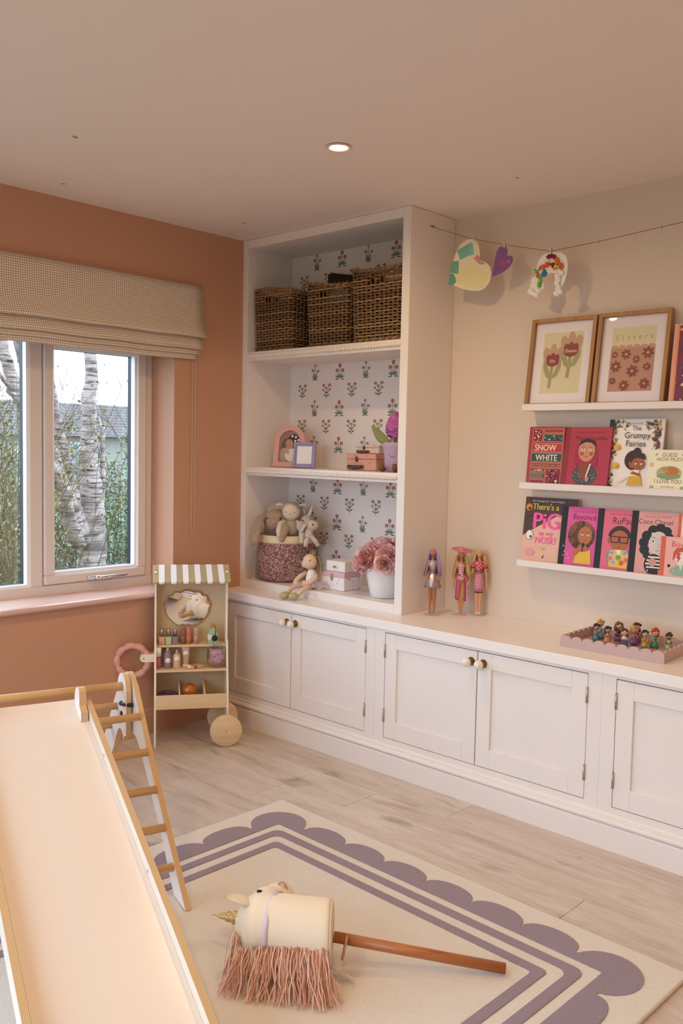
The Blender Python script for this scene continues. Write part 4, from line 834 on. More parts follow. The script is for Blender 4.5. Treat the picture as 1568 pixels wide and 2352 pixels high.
def pig(p, w, h):
    p.rect('#e6b6a0', .001, .001, w-.001, h-.001); B = '#4e352c'
    p.poly(B, [(.001, h-.001), (w-.001, h-.001), (w-.001, h-.058), (w*.62, h-.075), (.030, h-.145), (.001, h-.165)])
    rnd = random.Random(9)
    for i in range(60): x = rnd.uniform(.004, .12); y = h-.02-rnd.uniform(0, .12); L = rnd.uniform(.02, .05); p.stroke(rnd.choice(('#6b4c3c', '#3a2620', '#7d5c48')), [(x, y), (min(w-.004, x+L), min(h-.003, y+L*.5))], .0012) if y > h-.155+x*.55 else None
    p.text('#e9dfd8', 'John Dougherty • Laura Hughes', .108, h-.020, .0115); p.text('#e3cc3a', 'There’s a', .098, h-.052, .036, xs=.9, bold=.0009)
    P = '#f05aa8'; p.text(P, 'PiG', .108, h-.130, .094, xs=.95, bold=.0032); p.text(P, 'up my', .108, h-.158, .027, shear=.1, bold=.0004); p.text(P, 'NOSE!', .110, h-.192, .039, xs=.88, bold=.0006)
    p.ell('#d98a2c', .022, h-.044, .015); p.ell('#3a2a18', .024, h-.050, .008, .006)
    p.ell('#4a3830', .034, h-.160, .0170, .0205); p.ell('#f4ece8', .034, h-.160, .0155, .0190); p.ell('#3a2a26', .040, h-.167, .005, .006)
    for k in range(3): p.stroke('#6a5048', [(.022+.006*k, h-.141), (.018+.006*k, h-.130)], .001)
    p.stroke('#a06a5a', [(.096, h-.210), (.100, h-.217), (.108, h-.217), (.111, h-.211)], .002); p.ell('#3a2a26', .105, .030, .0022, .008, -.5); p.ell('#e39aa0', .040, .045, .024, .016)
    for i in range(14): p.ell('#8a5a4a', .07+.05*rnd.random(), .06+.02*rnd.random(), .0008, n=5)
def singer(p, w, h):
    cx = w*.52; p.text('#8a2a5a', 'Little People, BIG DREAMS', cx, h-.022, .0095); p.text('#4a1230', 'Beyoncé', cx-.004, h-.050, .031, shear=.1, xs=.95)
    rnd = random.Random(3); hx, hy = cx-.004, .128
    p.ell('#5f3a26', hx-.006, hy+.006, .058, .056)
    for i in range(60): a = rnd.uniform(.2, 5.9); p.ell(rnd.choice(('#6f4630', '#4f2e1e', '#85583a')), hx-.006+.046*cos(a), hy+.006+.045*sin(a), .013, .009, a, 10)
    p.poly('#b06a3c', [(hx-.010, hy-.03), (hx+.016, hy-.03), (hx+.040, .060), (hx-.030, .060)]); p.poly('#e6b53a', [(hx-.030, .020), (hx+.045, .020), (hx+.038, .078), (hx+.012, .068), (hx-.010, .070), (hx-.018, .082)])
    p.poly('#b06a3c', [(hx-.040, .050), (hx-.030, .074), (hx-.002, .090), (hx+.004, .078), (hx-.022, .050)]); face(p, hx+.010, hy+.006, .030, .036, '#b87044', .2); p.ell('#22201e', hx+.006, hy-.032, .007, .009); p.stroke('#22201e', [(hx+.006, hy-.038), (hx+.003, hy-.060)], .005)
    for a, b in ((.020, .086), (.026, .064), (.022, .048), (.040, .054), (.046, .038)):
        p.poly('#f2c6dc', [(a+.004*cos(pi/2+k*pi/5)*(1 if k % 2 == 0 else .45), b+.004*sin(pi/2+k*pi/5)*(1 if k % 2 == 0 else .45)) for k in range(10)])
    p.text('#7a1f50', 'Written by Maria Isabel Sanchez Vegara', cx, .010, .0052)
def glasses(p, w, h):
    cx = w*.52; p.text('#8a2a4a', 'Little People, BIG DREAMS', cx, h-.022, .0095); p.text('#4a1228', 'RuPaul', cx+.004, h-.056, .036, shear=.1, xs=.95); hx, hy = cx-.006, .128
    for i in range(22): a = .35+2.45*i/21; p.ell('#3a2622', hx+.038*cos(a), hy+.004+.042*sin(a), .010, n=12)
    p.ell('#3a2622', hx, hy+.012, .036, .034); p.ell('#a85a36', hx-.040, hy-.004, .008, .011); p.ell('#b0633c', hx, hy-.004, .038, .042)
    for s in (-1, 1): x = hx+s*.018; p.poly('#241c1c', [(x-.019, hy+.014), (x+.019, hy+.014), (x+.016, hy-.012), (x-.016, hy-.012)]); p.poly('#b8683e', [(x-.0145, hy+.010), (x+.0145, hy+.010), (x+.012, hy-.008), (x-.012, hy-.008)]); p.stroke('#4a2418', [(x-.006, hy+.002), (x+.006, hy+.002)], .0014)
    p.stroke('#7a3a28', [(hx-.008, hy-.028), (hx, hy-.030), (hx+.010, hy-.026)], .002); p.stroke('#6a9a70', [(hx-.030, .085), (hx-.044, .066), (hx-.036, .040)], .008)
    p.poly('#e9c24a', [(hx-.034, .022), (hx+.038, .020), (hx+.046, .070), (hx+.020, .090), (hx-.018, .090), (hx-.038, .072)]); p.poly('#efe6e0', [(hx-.008, .090), (hx+.010, .090), (hx+.002, .062)])
    for a, b, c in ((-.026, .078, '#9fb4d9'), (.026, .080, '#9fb4d9'), (-.016, .040, '#9fc4c9'), (.016, .040, '#d9604a'), (-.030, .054, '#d98aa0'), (.034, .052, '#e07a5a'), (.002, .060, '#6aa07a')):
        for k in range(5): an = k*2*pi/5; p.ell(c, hx+a+.006*cos(an), b+.006*sin(an), .0052, n=9)
        p.ell('#c23a5a', hx+a, b, .003, n=8)
    p.text('#7a1f40', 'Written by Maria Isabel Sanchez Vegara', cx, .010, .0052)
def waves(p, w, h):
    cx = w*.50; p.text('#9a4a44', 'Little People, BIG DREAMS', cx, h-.022, .0095); p.text('#3c1a18', 'Coco Chanel', cx-.006, h-.047, .026, shear=.1, xs=.95); hx, hy = cx+.006, .128; K = '#1f1a1e'
    for a, b, r in ((-.040, .026, .020), (-.050, .0, .019), (-.046, -.026, .019), (-.036, -.046, .014), (-.018, .048, .020), (.010, .054, .021), (.034, .046, .019), (.048, .026, .014)): p.ell(K, hx+a, hy+b, r)
    p.ell('#d9cdc4', hx+.006, hy, .036, .046); p.rect('#d9cdc4', hx-.022, hy-.01, hx+.026, hy+.04)
    for s in (-1, 1): x = hx+.004+s*.017; p.ell('#f2ece8', x, hy+.006, .007, .0048); p.ell('#1f1a1e', x-.001, hy+.007, .0036); p.stroke(K, [(x-.009, hy+.020), (x, hy+.022), (x+.008, hy+.019)], .0016)
    p.stroke('#a89a90', [(hx+.006, hy), (hx+.010, hy-.014), (hx+.004, hy-.016)], .0012); p.stroke('#8a4a48', [(hx-.002, hy-.028), (hx+.012, hy-.027)], .002)
    p.ell(K, hx-.006, .048, .036, .040)
    for k in range(5): p.rect('#e6dcc8', hx-.036+abs(k-2)*.004, .020+.013*k, hx+.026-abs(k-2)*.004, .0265+.013*k)
    p.ell('#c99a84', hx-.010, .056, .014, .016); p.rect(K, hx-.024, .014, hx+.014, .034); p.text('#9a4a44', 'Written by Mª Isabel Sanchez Vegara', cx, .010, .0052)
def redhair(p, w, h):
    p.rect('#d9604a', 0, 0, .018, h); p.text('#c94a34', 'Bowie', w*.50, h-.036, .030); x, y = w*.50, .085
    p.ell('#c9543a', x, y+.016, .026, .022); p.poly('#c9543a', [(x-.028, y+.02), (x-.030, y-.014), (x-.020, y+.0), (x+.024, y+.006), (x+.028, y+.026), (x+.010, y+.040), (x-.016, y+.036)]); p.ell('#ecdccf', x+.003, y-.004, .023, .026); p.poly('#c9403a', [(x-.012, y+.018), (x, y+.018), (x-.006, y+.002), (x+.0, y+.0), (x-.014, y-.022), (x-.010, y-.004), (x-.017, y-.002)])
    for s in (-1, 1): p.ell('#3a2a26', x+.004+s*.009, y, .0022)
    p.poly('#8fae98', [(x-.028, .018), (x+.030, .018), (x+.026, .052), (x+.006, .060), (x-.020, .054)]); p.poly('#e9dcd0', [(x-.004, .058), (x+.008, .058), (x+.002, .036)]); p.stroke('#8fae98', [(x-.024, .046), (x-.036, .034), (x-.030, .024)], .010); p.ell('#2a2422', x-.042, .052, .006); p.text('#7a3a30', 'My First BOWIE', x, .010, .006)
z1, z2, z3 = LZ[0]+.0115, LZ[1]+.0115, LZ[2]+.0115
book(1.531, -.052, z2, .162, .243, .030, .10, .02, 'thick red and gold fairy tale book, leftmost on the middle ledge', '#a82432', '#8f1f2c', snow)
book(1.692, -.0755, z2, .200, .245, .0095, .150, .015, 'red picture book with a girl in a pink headscarf on the middle ledge', '#b03148', '#9a2a3e', portrait_red)
book(1.872, -.054, z2, .219, .276, .0095, .135, .01, 'tall white picture book with olive branches and a cross-armed fairy', '#f1e8e4', '#26332c', grumpy)
book(2.054, -.0735, z2, .152, .158, .0140, .10, .02, 'small cream board book with dark red title on the middle ledge', '#efe9cc', '#e6dfbe', cream_hare)
book(2.170, -.048, z2, .210, .272, .0095, .12, .0, 'pale blue picture book at the right picture edge of the middle ledge', '#a9b0d6', '#9aa2ca', plain('#b4badc'))
book(1.503, -.052, z3, .245, .277, .0070, .13, .02, 'pink and brown picture book with bold pink title, leftmost on lowest ledge', '#e6b6a0', '#5a3d32', pig, hard=False)
def black_spine(f, bg):
    def g(p, w, h): p.rect(bg, .0, 0, w, h); p.rect('#0e0d10', 0, 0, .0265, h); f(p, w, h)
    return g
book(1.686, -.064, z3, .197, .247, .0090, .14, .045, 'bright pink book with black spine and a curly-haired singer on the cover', '#d9569a', '#0e0d10', black_spine(singer, '#d9569a'))
book(1.844, -.064, z3, .197, .247, .0090, .14, .045, 'pink book with black spine and a figure in black glasses and flowery shirt', '#df6a86', '#0e0d10', black_spine(glasses, '#df6a86'))
book(1.985, -.064, z3, .197, .247, .0090, .14, .045, 'pale pink book with black spine and a dark wavy-haired figure on the cover', '#dfa19c', '#0e0d10', black_spine(waves, '#dfa19c'))
def redspine(p, w, h): p.rect('#efe2d0', 0, 0, w, h); p.rect('#d9604a', 0, 0, .012, h)
book(2.166, -.062, z3, .197, .247, .0090, .14, .045, 'cream book with orange-red spine at the right end of the lowest ledge', '#efe2d0', '#d9604a', redspine)
book(2.117, -.0745, z3, .155, .160, .0130, .08, .02, 'small pink board book with red spine and a red-haired figure', '#e8a898', '#d9604a', redhair)
def ornate(p, w, h):
    p.rect('#e8a08c', 0, 0, w, h); p.rect('#e0854f', .014, 0, .018, h); p.rect('#7a3048', .020, .0, w-.004, h-.006); rnd = random.Random(8)
    for i in range(160): p.ell(rnd.choice(('#d98a9a', '#e3b47a', '#4a5a8a', '#c2405a', '#f0d9c0')), rnd.uniform(.024, w-.01), rnd.uniform(.006, h-.012), rnd.uniform(.002, .006), rnd.uniform(.002, .007), rnd.uniform(0, 3), 8)
book(2.120, -.062, z1, .200, .300, .0200, .12, .01, 'salmon pink patterned book beside the framed prints at the picture edge', '#e8a08c', '#e8a08c', ornate)
# ------------------------------------------------------------------ garland of children's crafts
TW = M('jute_twine', '#8d6b4c', .9)
PTS = [(BW+.001, -.182, 2.336), (BW+.012, -.180, 2.332), (1.245, -.130, 2.272), (1.420, -.124, 2.221), (1.632, -.118, 2.168), (1.835, -.108, 2.180), (2.175, -.098, 2.207), (2.6, -.07, 2.28), (2.95, -.004, 2.34)]
m = MB(TW); m.tube(PTS, .0013, 6); m.tube([(BW+.001, -.180, 2.337), (BW+.014, -.186, 2.333), (BW+.022, -.180, 2.334), (BW+.006, -.176, 2.337)], .0024, 6); m.build('garland_twine', None, 'thin brown jute twine strung from the bookcase along the wall', 'twine')
def peg(p, s, label):
    t = thing('clothes_peg', label, 'clothes peg', p, -.1, 'tiny wooden pegs on the twine')
    w_ = M('peg_wood', '#d9c3ae', .7); MB(w_).rbox(-.003*s, .003*s, -.0045, -.001, -.017*s, .012*s, .0008).build('jaw', t); MB(w_).rbox(-.003*s, .003*s, .001, .0045, -.017*s, .012*s, .0008).build('jaw', t); MB(SILV).cyl((-.0036*s, 0, -.001), (.0036*s, 0, -.001), .0022, n=8).build('spring', t)
PAPER = lambda n, c: M(n, c, .85, bump=(200, .1, .0005))
def craft(name, label, loc, rotz, outline, mat, extra=None, th=.0006):
    t = thing(name, label, 'paper craft', loc, rotz, 'children’s paper crafts on the twine'); MB(mat).prism(outline, -th, th, lambda a, b, d: (a, d, b)).build('paper', t)
    p = Print(lambda u, v, q: (u, -th-q, v), step=.0002)
    if extra: extra(p, t)
    if p.mb.f: p.build('colouring', t)
def heart(w, h, n=40):
    P = []
    for i in range(n):
        a = 2*pi*i/n; x = 16*sin(a)**3; y = 13*cos(a)-5*cos(2*a)-2*cos(3*a)-cos(4*a); P.append((x/32*w, (y-12)/29*h))
    return P
def rotp(P, an): return [(x*cos(an)-y*sin(an), x*sin(an)+y*cos(an)) for x, y in P]
# big heart hangs on its side, point to the lower left
# outlines follow the photographed cut paper (metres, hung from the peg at the origin)
bigh = [(-.002, .004), (-.030, .002), (-.060, -.018), (-.080, -.052), (-.094, -.100), (-.103, -.155), (-.106, -.186), (-.080, -.192), (-.040, -.208), (.006, -.220), (.040, -.222), (.066, -.212), (.088, -.186), (.096, -.150), (.086, -.118), (.062, -.098), (.036, -.090), (.038, -.060), (.030, -.026), (.016, -.004)]
bigh = [(x*.94, z*.97) for x, z in bigh]
def bigdraw(p, t):
    for c, P in (('#7db7a6', [(-.068, -.038), (-.012, -.012), (-.004, -.060), (-.052, -.080)]), ('#8cc3c2', [(-.012, -.012), (.002, -.010), (.010, -.062), (-.010, -.066)]), ('#6aa98f', [(-.092, -.082), (-.058, -.082), (-.058, -.138), (-.098, -.130)]), ('#5d9f86', [(-.098, -.132), (-.080, -.136), (-.064, -.166), (-.082, -.186), (-.103, -.180)]), ('#d98a9c', [(.010, -.078), (.022, -.062), (.034, -.074), (.034, -.088), (.060, -.100), (.058, -.108), (.034, -.104)]), ('#e6d9a0', [(-.050, -.120), (.030, -.112), (.080, -.150), (.050, -.205), (-.020, -.196), (-.070, -.165)])): p.poly(c, P)
craft('paper_heart', 'large cream paper heart with green squares, hanging on the twine', (1.262, -.1292, 2.262), .25, bigh, PAPER('paper_cream', '#ece0bd'), bigdraw)
purh = [(.004, .0), (-.018, -.002), (-.034, -.022), (-.040, -.060), (-.050, -.110), (-.052, -.118), (-.030, -.116), (.004, -.106), (.030, -.090), (.044, -.072), (.046, -.052), (.034, -.042), (.018, -.044), (.020, -.022), (.014, -.006)]
def purdraw(p, t):
    for x, y, r, c in ((-.02, -.03, .012, '#8c5a96'), (.0, -.07, .016, '#a04a7c'), (-.026, -.092, .010, '#7a4c92'), (.026, -.066, .008, '#b8688a'), (.002, -.095, .006, '#a8404e')): p.ell(c, x, y, r, r*.8)
craft('paper_heart', 'small purple painted paper heart, hanging on the twine', (1.416, -.1252, 2.217), .05, purh, PAPER('paper_purple', '#8a5694'), purdraw)
rain = [(.0, .0), (-.030, -.004), (-.054, -.026), (-.064, -.056), (-.066, -.086), (-.080, -.090), (-.086, -.102), (-.082, -.112), (-.090, -.120), (-.088, -.134), (-.078, -.146), (-.050, -.150), (-.030, -.146), (-.024, -.130), (-.032, -.112), (-.028, -.098), (-.012, -.084), (.008, -.080), (.026, -.088), (.034, -.104), (.030, -.130), (.034, -.148), (.054, -.146), (.066, -.118), (.074, -.090), (.076, -.055), (.068, -.024), (.046, -.006)]
def raindraw(p, t):
    rnd = random.Random(6)
    def tuft(nm, c, pts, r, lab):
        m = MB(M('tissue_'+c[1:], c, .85)); 
        for x, z in pts:
            for k in range(7): m.ell((x+rnd.uniform(-r, r)*.7, -.004-rnd.uniform(0, .006), z+rnd.uniform(-r, r)*.7), (r*rnd.uniform(.4, .7), .004, r*rnd.uniform(.4, .7)), (rnd.uniform(0, 3), rnd.uniform(0, 3), 0), 7, 5)
        m.build(nm, t, label=lab)
    tuft('tissue_tuft', '#96242c', [(-.008, -.018), (.012, -.016), (.018, -.020), (.012, -.054)], .009, 'dark red tissue tufts'); tuft('tissue_tuft', '#e2703a', [(-.040, -.058), (-.026, -.054), (-.008, -.048), (.030, -.034), (.034, -.040), (.050, -.056), (.052, -.064), (-.052, -.084)], .009, 'orange tissue tufts'); tuft('tissue_tuft', '#e8b650', [(.024, -.062), (.030, -.058)], .010, 'yellow tissue tuft'); tuft('tissue_tuft', '#2f82b4', [(-.024, -.076), (-.020, -.082)], .011, 'blue tissue tuft'); tuft('tissue_tuft', '#7db852', [(-.058, -.068), (-.040, -.096), (-.042, -.110), (-.042, -.122)], .010, 'green tissue tufts')
    m = MB(M('cotton_wool', '#f3efea', .95, bump=(300, .6, .003)))
    for x, z in ((-.075, -.150), (-.060, -.156), (-.046, -.150), (-.084, -.146), (.038, -.100), (.042, -.114), (.036, -.128), (.040, -.142), (.046, -.156), (.036, -.166), (.050, -.090)):
        for k in range(4): m.ell((x+rnd.uniform(-.008, .008), -.006, z+rnd.uniform(-.006, .006)), rnd.uniform(.006, .011), nu=9, nv=6)
    m.build('cotton_wool', t, kind='stuff')
craft('paper_rainbow', 'white paper rainbow with tissue tufts and cotton clouds on the twine', (1.634, -.1192, 2.163), .02, rain, PAPER('paper_white', '#f0ebe6'), raindraw)
for p, s, l in (((1.272, -.1288, 2.272), 1.0, 'tiny wooden peg gripping the large cream heart'), ((1.420, -.124, 2.224), 1.0, 'tiny wooden peg gripping the small purple heart'), ((1.634, -.118, 2.172), 1.1, 'tiny wooden peg gripping the paper rainbow'), ((1.832, -.108, 2.180), .55, 'empty peg on the twine right of the rainbow'), ((2.075, -.101, 2.199), .55, 'empty peg on the twine nearest the right picture edge')): peg(p, s, l)
# ------------------------------------------------------------------ bookcase contents
SH1, SH2, SH0 = 1.845, 1.268, .6925
# --- wicker baskets on the top shelf
def wicker(x, y, z, w, d, h, rz, label, seed, holes=True):
    t = thing('wicker_basket', label, 'basket', (x, y, z), rz, 'brown wicker storage baskets'); rnd = random.Random(seed)
    cols = [M('wicker_'+c[1:], c, .6, bump=(150, .3, .001)) for c in ('#8a6a48', '#775838', '#9c7c58', '#67492e')]
    base = lambda s: .93+.07*s
    def per(u, s, off=0):
        """point on the rounded-rectangle ring at arc fraction u, height fraction s"""
        ww, dd, r = w/2*base(s)+off, d/2*base(s)+off, .018; L = [2*(ww-r), 2*(dd-r)]; c = pi*r/2; tot = 2*(L[0]+L[1])+4*c; p = (u % 1)*tot
        for k, (cx, cy, a) in enumerate(((ww-r, -(dd-r), 0), (ww-r, dd-r, 1), (-(ww-r), dd-r, 2), (-(ww-r), -(dd-r), 3))):
            ln = L[0] if k % 2 == 0 else L[1]
            if p < ln:
                f_ = p/ln
                return ((-(ww-r)+f_*2*(ww-r), -dd), (ww, -(dd-r)+f_*2*(dd-r)), (ww-r-f_*2*(ww-r), dd), (-ww, dd-r-f_*2*(dd-r)))[k]
            p -= ln
            if p < c: an = -pi/2+a*pi/2+p/r; return (cx+r*cos(an), cy+r*sin(an))
            p -= c
        return (-(ww-r), -dd)
    def hole(u, s): 
        q = per(u, s); return holes and .80 < s < .90 and q[1] < -d*.4 and .012 < abs(q[0]) < .045
    ns = 40; rows = int(h/.0135); wv = MB()
    for rw in range(rows):
        s = (rw+.6)/rows; z_ = .006+s*(h-.016); wv.m(rnd.choice(cols)); seg = []
        K = ns*3
        for k in range(K+1):
            u = k/K; 
            if hole(u, s):
                if len(seg) > 2: wv.tube(seg, .0046, 5, smooth=True)
                seg = []; continue
            a = .0042*cos(2*pi*u*ns/2+rw*pi); x_, y_ = per(u, s, a); seg.append((x_, y_, z_+rnd.uniform(-.0012, .0012)))
        if len(seg) > 2: wv.tube(seg, .0046, 5)
    for s_ in (.0, 1.0):       # thick twisted borders
        for ph in (0, 2.1, 4.2):
            wv.m(rnd.choice(cols)); pts = []
            for k in range(141): u = k/140; a = 2*pi*u*26+ph; x_, y_ = per(u, s_, .0045*cos(a)); pts.append((x_, y_, (.008 if s_ == 0 else h-.006+(.012*sin(2*pi*u*2+seed) if s_ else 0))+.0045*sin(a)))
            wv.tube(pts, .0048, 5)
    wv.build('weave', t, label='woven willow rods')
    st = MB(cols[1])
    for k in range(ns): u = (k+.5)/ns; st.tube([(*per(u, 0), .004), (*per(u, .5), h*.5), (*per(u, 1), h-.004)], .0042, 5)
    st.build('stakes', t); bt = MB(cols[3]); bt.box(-w/2*.9, w/2*.9, -d/2*.9, d/2*.9, .002, .008); bt.build('base', t)
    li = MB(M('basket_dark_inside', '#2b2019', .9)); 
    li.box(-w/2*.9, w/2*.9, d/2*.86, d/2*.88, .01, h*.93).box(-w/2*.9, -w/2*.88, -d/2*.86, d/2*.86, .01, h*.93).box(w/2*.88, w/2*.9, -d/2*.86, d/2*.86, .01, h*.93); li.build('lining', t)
    return t
wicker(.190, -.165, SH1+.001, .270, .245, .300, -.02, 'leftmost wicker basket on the top shelf, beside the pink wall', 1)
wicker(.565, -.168, SH1+.001, .262, .245, .290, .03, 'middle wicker basket on the top shelf, slightly smaller', 2)
wicker(.878, -.172, SH1+.001, .288, .262, .325, .0, 'tall right wicker basket on the top shelf', 3)
t = thing('black_board', 'black flat board poking out behind the wicker baskets', 'board', (.345, -.03, SH1+.002), (.0, 0, -.06))
MB(M('board_black', '#0c0e0d', .4)).prism([(-.02, .0), (.30, 0), (.30, .340), (.02, .395), (-.02, .395)], -.006, .006, lambda a, b, d: (a, d, b)).build('board', t)
for x, y, c, l in ((.190, -.25, '#3a4a52', 'dark box inside left wicker basket'), (.565, -.255, '#7f8d99', 'pale toy inside middle wicker basket'), (.88, -.27, '#7a2440', 'dark red soft toy inside right wicker basket')):
    m = MB(M('stuffing_'+c[1:], c, .7)); rnd = random.Random(int(x*100))
    m.ell((0, .062, .215), (.075, .055, .045), nu=14, nv=10, fn=lambda p: tuple(q*(1+.12*sin(5*p.x+3*p.z)) for q in p)); m.build('stored_toy', None, l, 'stored toy', 'toys inside the wicker baskets', loc=(x, y, SH1+.02))
# --- middle shelf
def arch(w, h, n=14): return [(-w/2, 0), (w/2, 0), (w/2, h-w/2)]+[(w/2*cos(pi*k/n), h-w/2+w/2*sin(pi*k/n)) for k in range(1, n)]+[(-w/2, h-w/2)]
t = thing('arched_photo_frame', 'pink arched photo frame with a toddler photograph on the middle shelf', 'photo frame', (.195, -.165, SH2+.001), (-.16, 0, .42))
PF = M('frame_blush', '#dba697', .55)
W_, H_ = .170, .214; A = arch(W_, H_); B = [(x, z+.026) for x, z in arch(W_*.66, H_*.76)]; m = MB(PF)
m.prism(A, -.004, .004, lambda a, b, d: (a, d, b)); m.build('back_board', t)
m = MB(PF)
def ringwall(m, A, B, y0, y1):
    n = len(A)
    for P, Q in ((A, B),):
        m.add([(x, y0, z) for x, z in A]+[(x, y0, z) for x, z in B], [(i, (i+1) % n, n+(i+1) % n, n+i) for i in range(n)])
        for R_ in (A, B): m.add([(x, y0, z) for x, z in R_]+[(x, y1, z) for x, z in R_], [(i, (i+1) % n, n+(i+1) % n, n+i) for i in range(n)])
ringwall(m, A, B, -.012, -.004); m.build('frame', t)
p = Print(lambda u, v, q: (u, -.0042-q, v)); p.poly('#9a7a6c', B); p.ell('#6f5548', -.018, .10, .030, .050); p.ell('#b59a8c', -.03, .065, .022, .035); p.ell('#3f2a24', .018, .135, .033, .036); p.ell('#c08a70', -.002, .118, .021, .027, .2); p.ell('#e4d8d0', .014, .062, .038, .034); p.ell('#c89a84', -.014, .084, .010, .018, .6)
for a, b in ((.01, .16), (.03, .155), (.045, .14), (.028, .135), (.042, .12), (.005, .075), (.03, .05), (-.005, .05)): p.ell('#efe6e4', a, b, .006)
p.stroke('#5a342c', [(-.016, .112), (-.010, .110)], .002); p.build('photograph', t)
t = thing('beaded_photo_frame', 'small lilac bobbled photo frame holding a blank card', 'photo frame', (.302, -.236, SH2+.001), (-.17, 0, .55)); LI = M('lilac_resin', '#a79bc4', .45)
w, h = .113, .128; m = MB(LI); m.rbox(0, w, -.010, 0, 0, h, .003); m.build('frame_back', t); m = MB(LI)
for i in range(9): 
    for zz in (.007, h-.007): m.ell((.007+i*(w-.014)/8, -.011, zz), (.0074, .007, .0074), nu=10, nv=7)
for i in range(1, 10):
    for xx in (.007, w-.007): m.ell((xx, -.011, .007+i*(h-.014)/10), (.0074, .007, .0074), nu=10, nv=7)
m.build('bobbles', t); p = Print(lambda u, v, q: (u, -.0102-q, v)); p.rect('#8d81ab', .015, .016, w-.015, h-.016); p.rect('#e9e4e6', .019, .020, w-.019, h-.020); p.stroke('#9a9096', [(.045, .028), (.068, .028)], .001); p.build('card', t)
def suitcase(x, y, z, w, d, h, rz, label, c, spots, handle, name='toy_suitcase'):
    t = thing(name, label, 'toy suitcase', (x, y, z), rz, 'cardboard toy suitcases'); mt = M('case_'+c[1:], c, .6)
    if spots:
        q = NT(mt); vo = q.n('ShaderNodeTexVoronoi'); vo.inputs['Scale'].default_value = spots[1]; q.l(q.coord('Object'), vo.inputs['Vector']); q.col(q.ramp(vo.outputs['Distance'], [(.16, spots[0]), (.22, c)]))
    MB(mt).rbox(0, w, 0, d, 0, h*.66, .004, 2).build('case_body', t); MB(mt).rbox(-.001, w+.001, -.001, d+.001, h*.665, h, .004, 2).build('case_lid', t)
    k = M('case_hardware', '#54382c', .4); s = w/.22
    hd = MB(k); hd.tube([(w*.30-.045*s, -.004, h*.20), (w*.30-.04*s, -.012, h*.20), (w*.30, -.015, h*.17), (w*.30+.05*s, -.012, h*.20), (w*.30+.055*s, -.004, h*.20)], [.005*s, .006*s, .007*s, .006*s, .005*s], 8, flat=1.6); hd.build('handle', t, label='dark leather handle')
    MB(M('case_brass', '#9a7448', .35, .8)).rbox(w*.30+.045*s, w*.30+.07*s, -.003, 0, h*.10, h*.32, .002).rbox(w*.30-.06*s, w*.30-.04*s, -.003, 0, h*.12, h*.28, .002).build('strap_plate', t); MB(k).ell((w*.36, -.002, h*.66), (.012*s, .004, .016*s), nu=12).build('latch', t)
    return t
suitcase(.582, -.150, SH2+.001, .190, .12, .079, -.02, 'larger pink spotted toy suitcase with dark handle on the middle shelf', '#d79c86', ('#b9744f', 42), 1)
suitcase(.632, -.140, SH2+.081, .142, .095, .041, .03, 'small cream spotted toy suitcase on top of the pink one', '#dbc0b2', ('#a8705c', 60), 1)
# plush potted hyacinth
t = thing('plush_plant', 'plush lilac pot with smiling face, brown feet and pink flower', 'soft toy', (.905, -.175, SH2+.001), .45); RIB = M('ribbed_lilac', '#c9a9c2', .9); q = NT(RIB); wv_ = q.n('ShaderNodeTexWave'); wv_.inputs['Scale'].default_value = 90; q.l(q.coord('Object'), wv_.inputs['Vector']); q.bump(wv_.outputs['Fac'], .5, .002)
MB(RIB).lathe([(.038, .002), (.044, .006), (.0485, .06), (.054, .105), (.058, .112), (.060, .122), (.056, .132), (.050, .134), (.046, .124), (0, .122)], 32).build('pot', t)
for s in (-1, 1): 
    m = MB(M('plush_brown', '#7a5238', .95, bump=(200, .7, .003))); m.tube([(s*.028-.012, -.045, .012), (s*.030-.012, -.062, .012), (s*.031-.012, -.078, .018), (s*.031-.012, -.082, .036)], [.011, .012, .014, .009], 12); m.build('foot', t)
p = Print(lambda u, v, q_: ((.0505+q_)*sin(u/.05), -(.0505+q_)*cos(u/.05), v)); p.stroke('#2c2226', [(-.010, .074), (-.006, .068), (0, .066), (.006, .068), (.010, .074)], .002); p.stroke('#2c2226', [(.016, .076), (.020, .081), (.025, .076)], .002); p.ell('#2c2226', -.021, .078, .0025, .003); p.build('stitched_face', t)
pet = M('plush_magenta', '#c46aa8', .85, bump=(160, .5, .002), var=(40, '#9a4a92')); m = MB(pet); rnd = random.Random(4)
for k in range(54): a = k*2.4; zz = .165+.095*(k/54); q_ = .036*sin(pi*(.22+.72*k/54)); m.ell((q_*cos(a), q_*sin(a), zz), (.010, .021, .016), (rnd.uniform(-.4, .4), -.5+rnd.uniform(-.3, .3), a), 10, 7)
m.build('flower', t, label='magenta plush flower head'); MB(M('plush_stem', '#8a8a52', .9)).cyl((0, 0, .12), (0, 0, .19), .010, .008, 10).build('stem', t)
m = MB(M('plush_leaf', '#8c9460', .9, bump=(150, .4, .002))); vs = []; fs = []
for k in range(9):
    u = k/8; c = Vector((-.018-.085*u**.9, -.030-.012*u, .132+.075*u-.012*sin(pi*u))); wd = .024*sin(pi*min(1, .08+.9*u))**.8
    for s in (-1, -.4, .4, 1): vs.append(c+Vector((.45*wd*s, .2*wd*abs(s)-.0, .85*wd*s)))
for k in range(8):
    for j in range(3): fs.append((k*4+j, k*4+j+1, (k+1)*4+j+1, (k+1)*4+j))
lo = m.add(vs, fs, True).build('leaf', t, fixn=False); so = lo.modifiers.new('t', 'SOLIDIFY'); so.thickness = .006
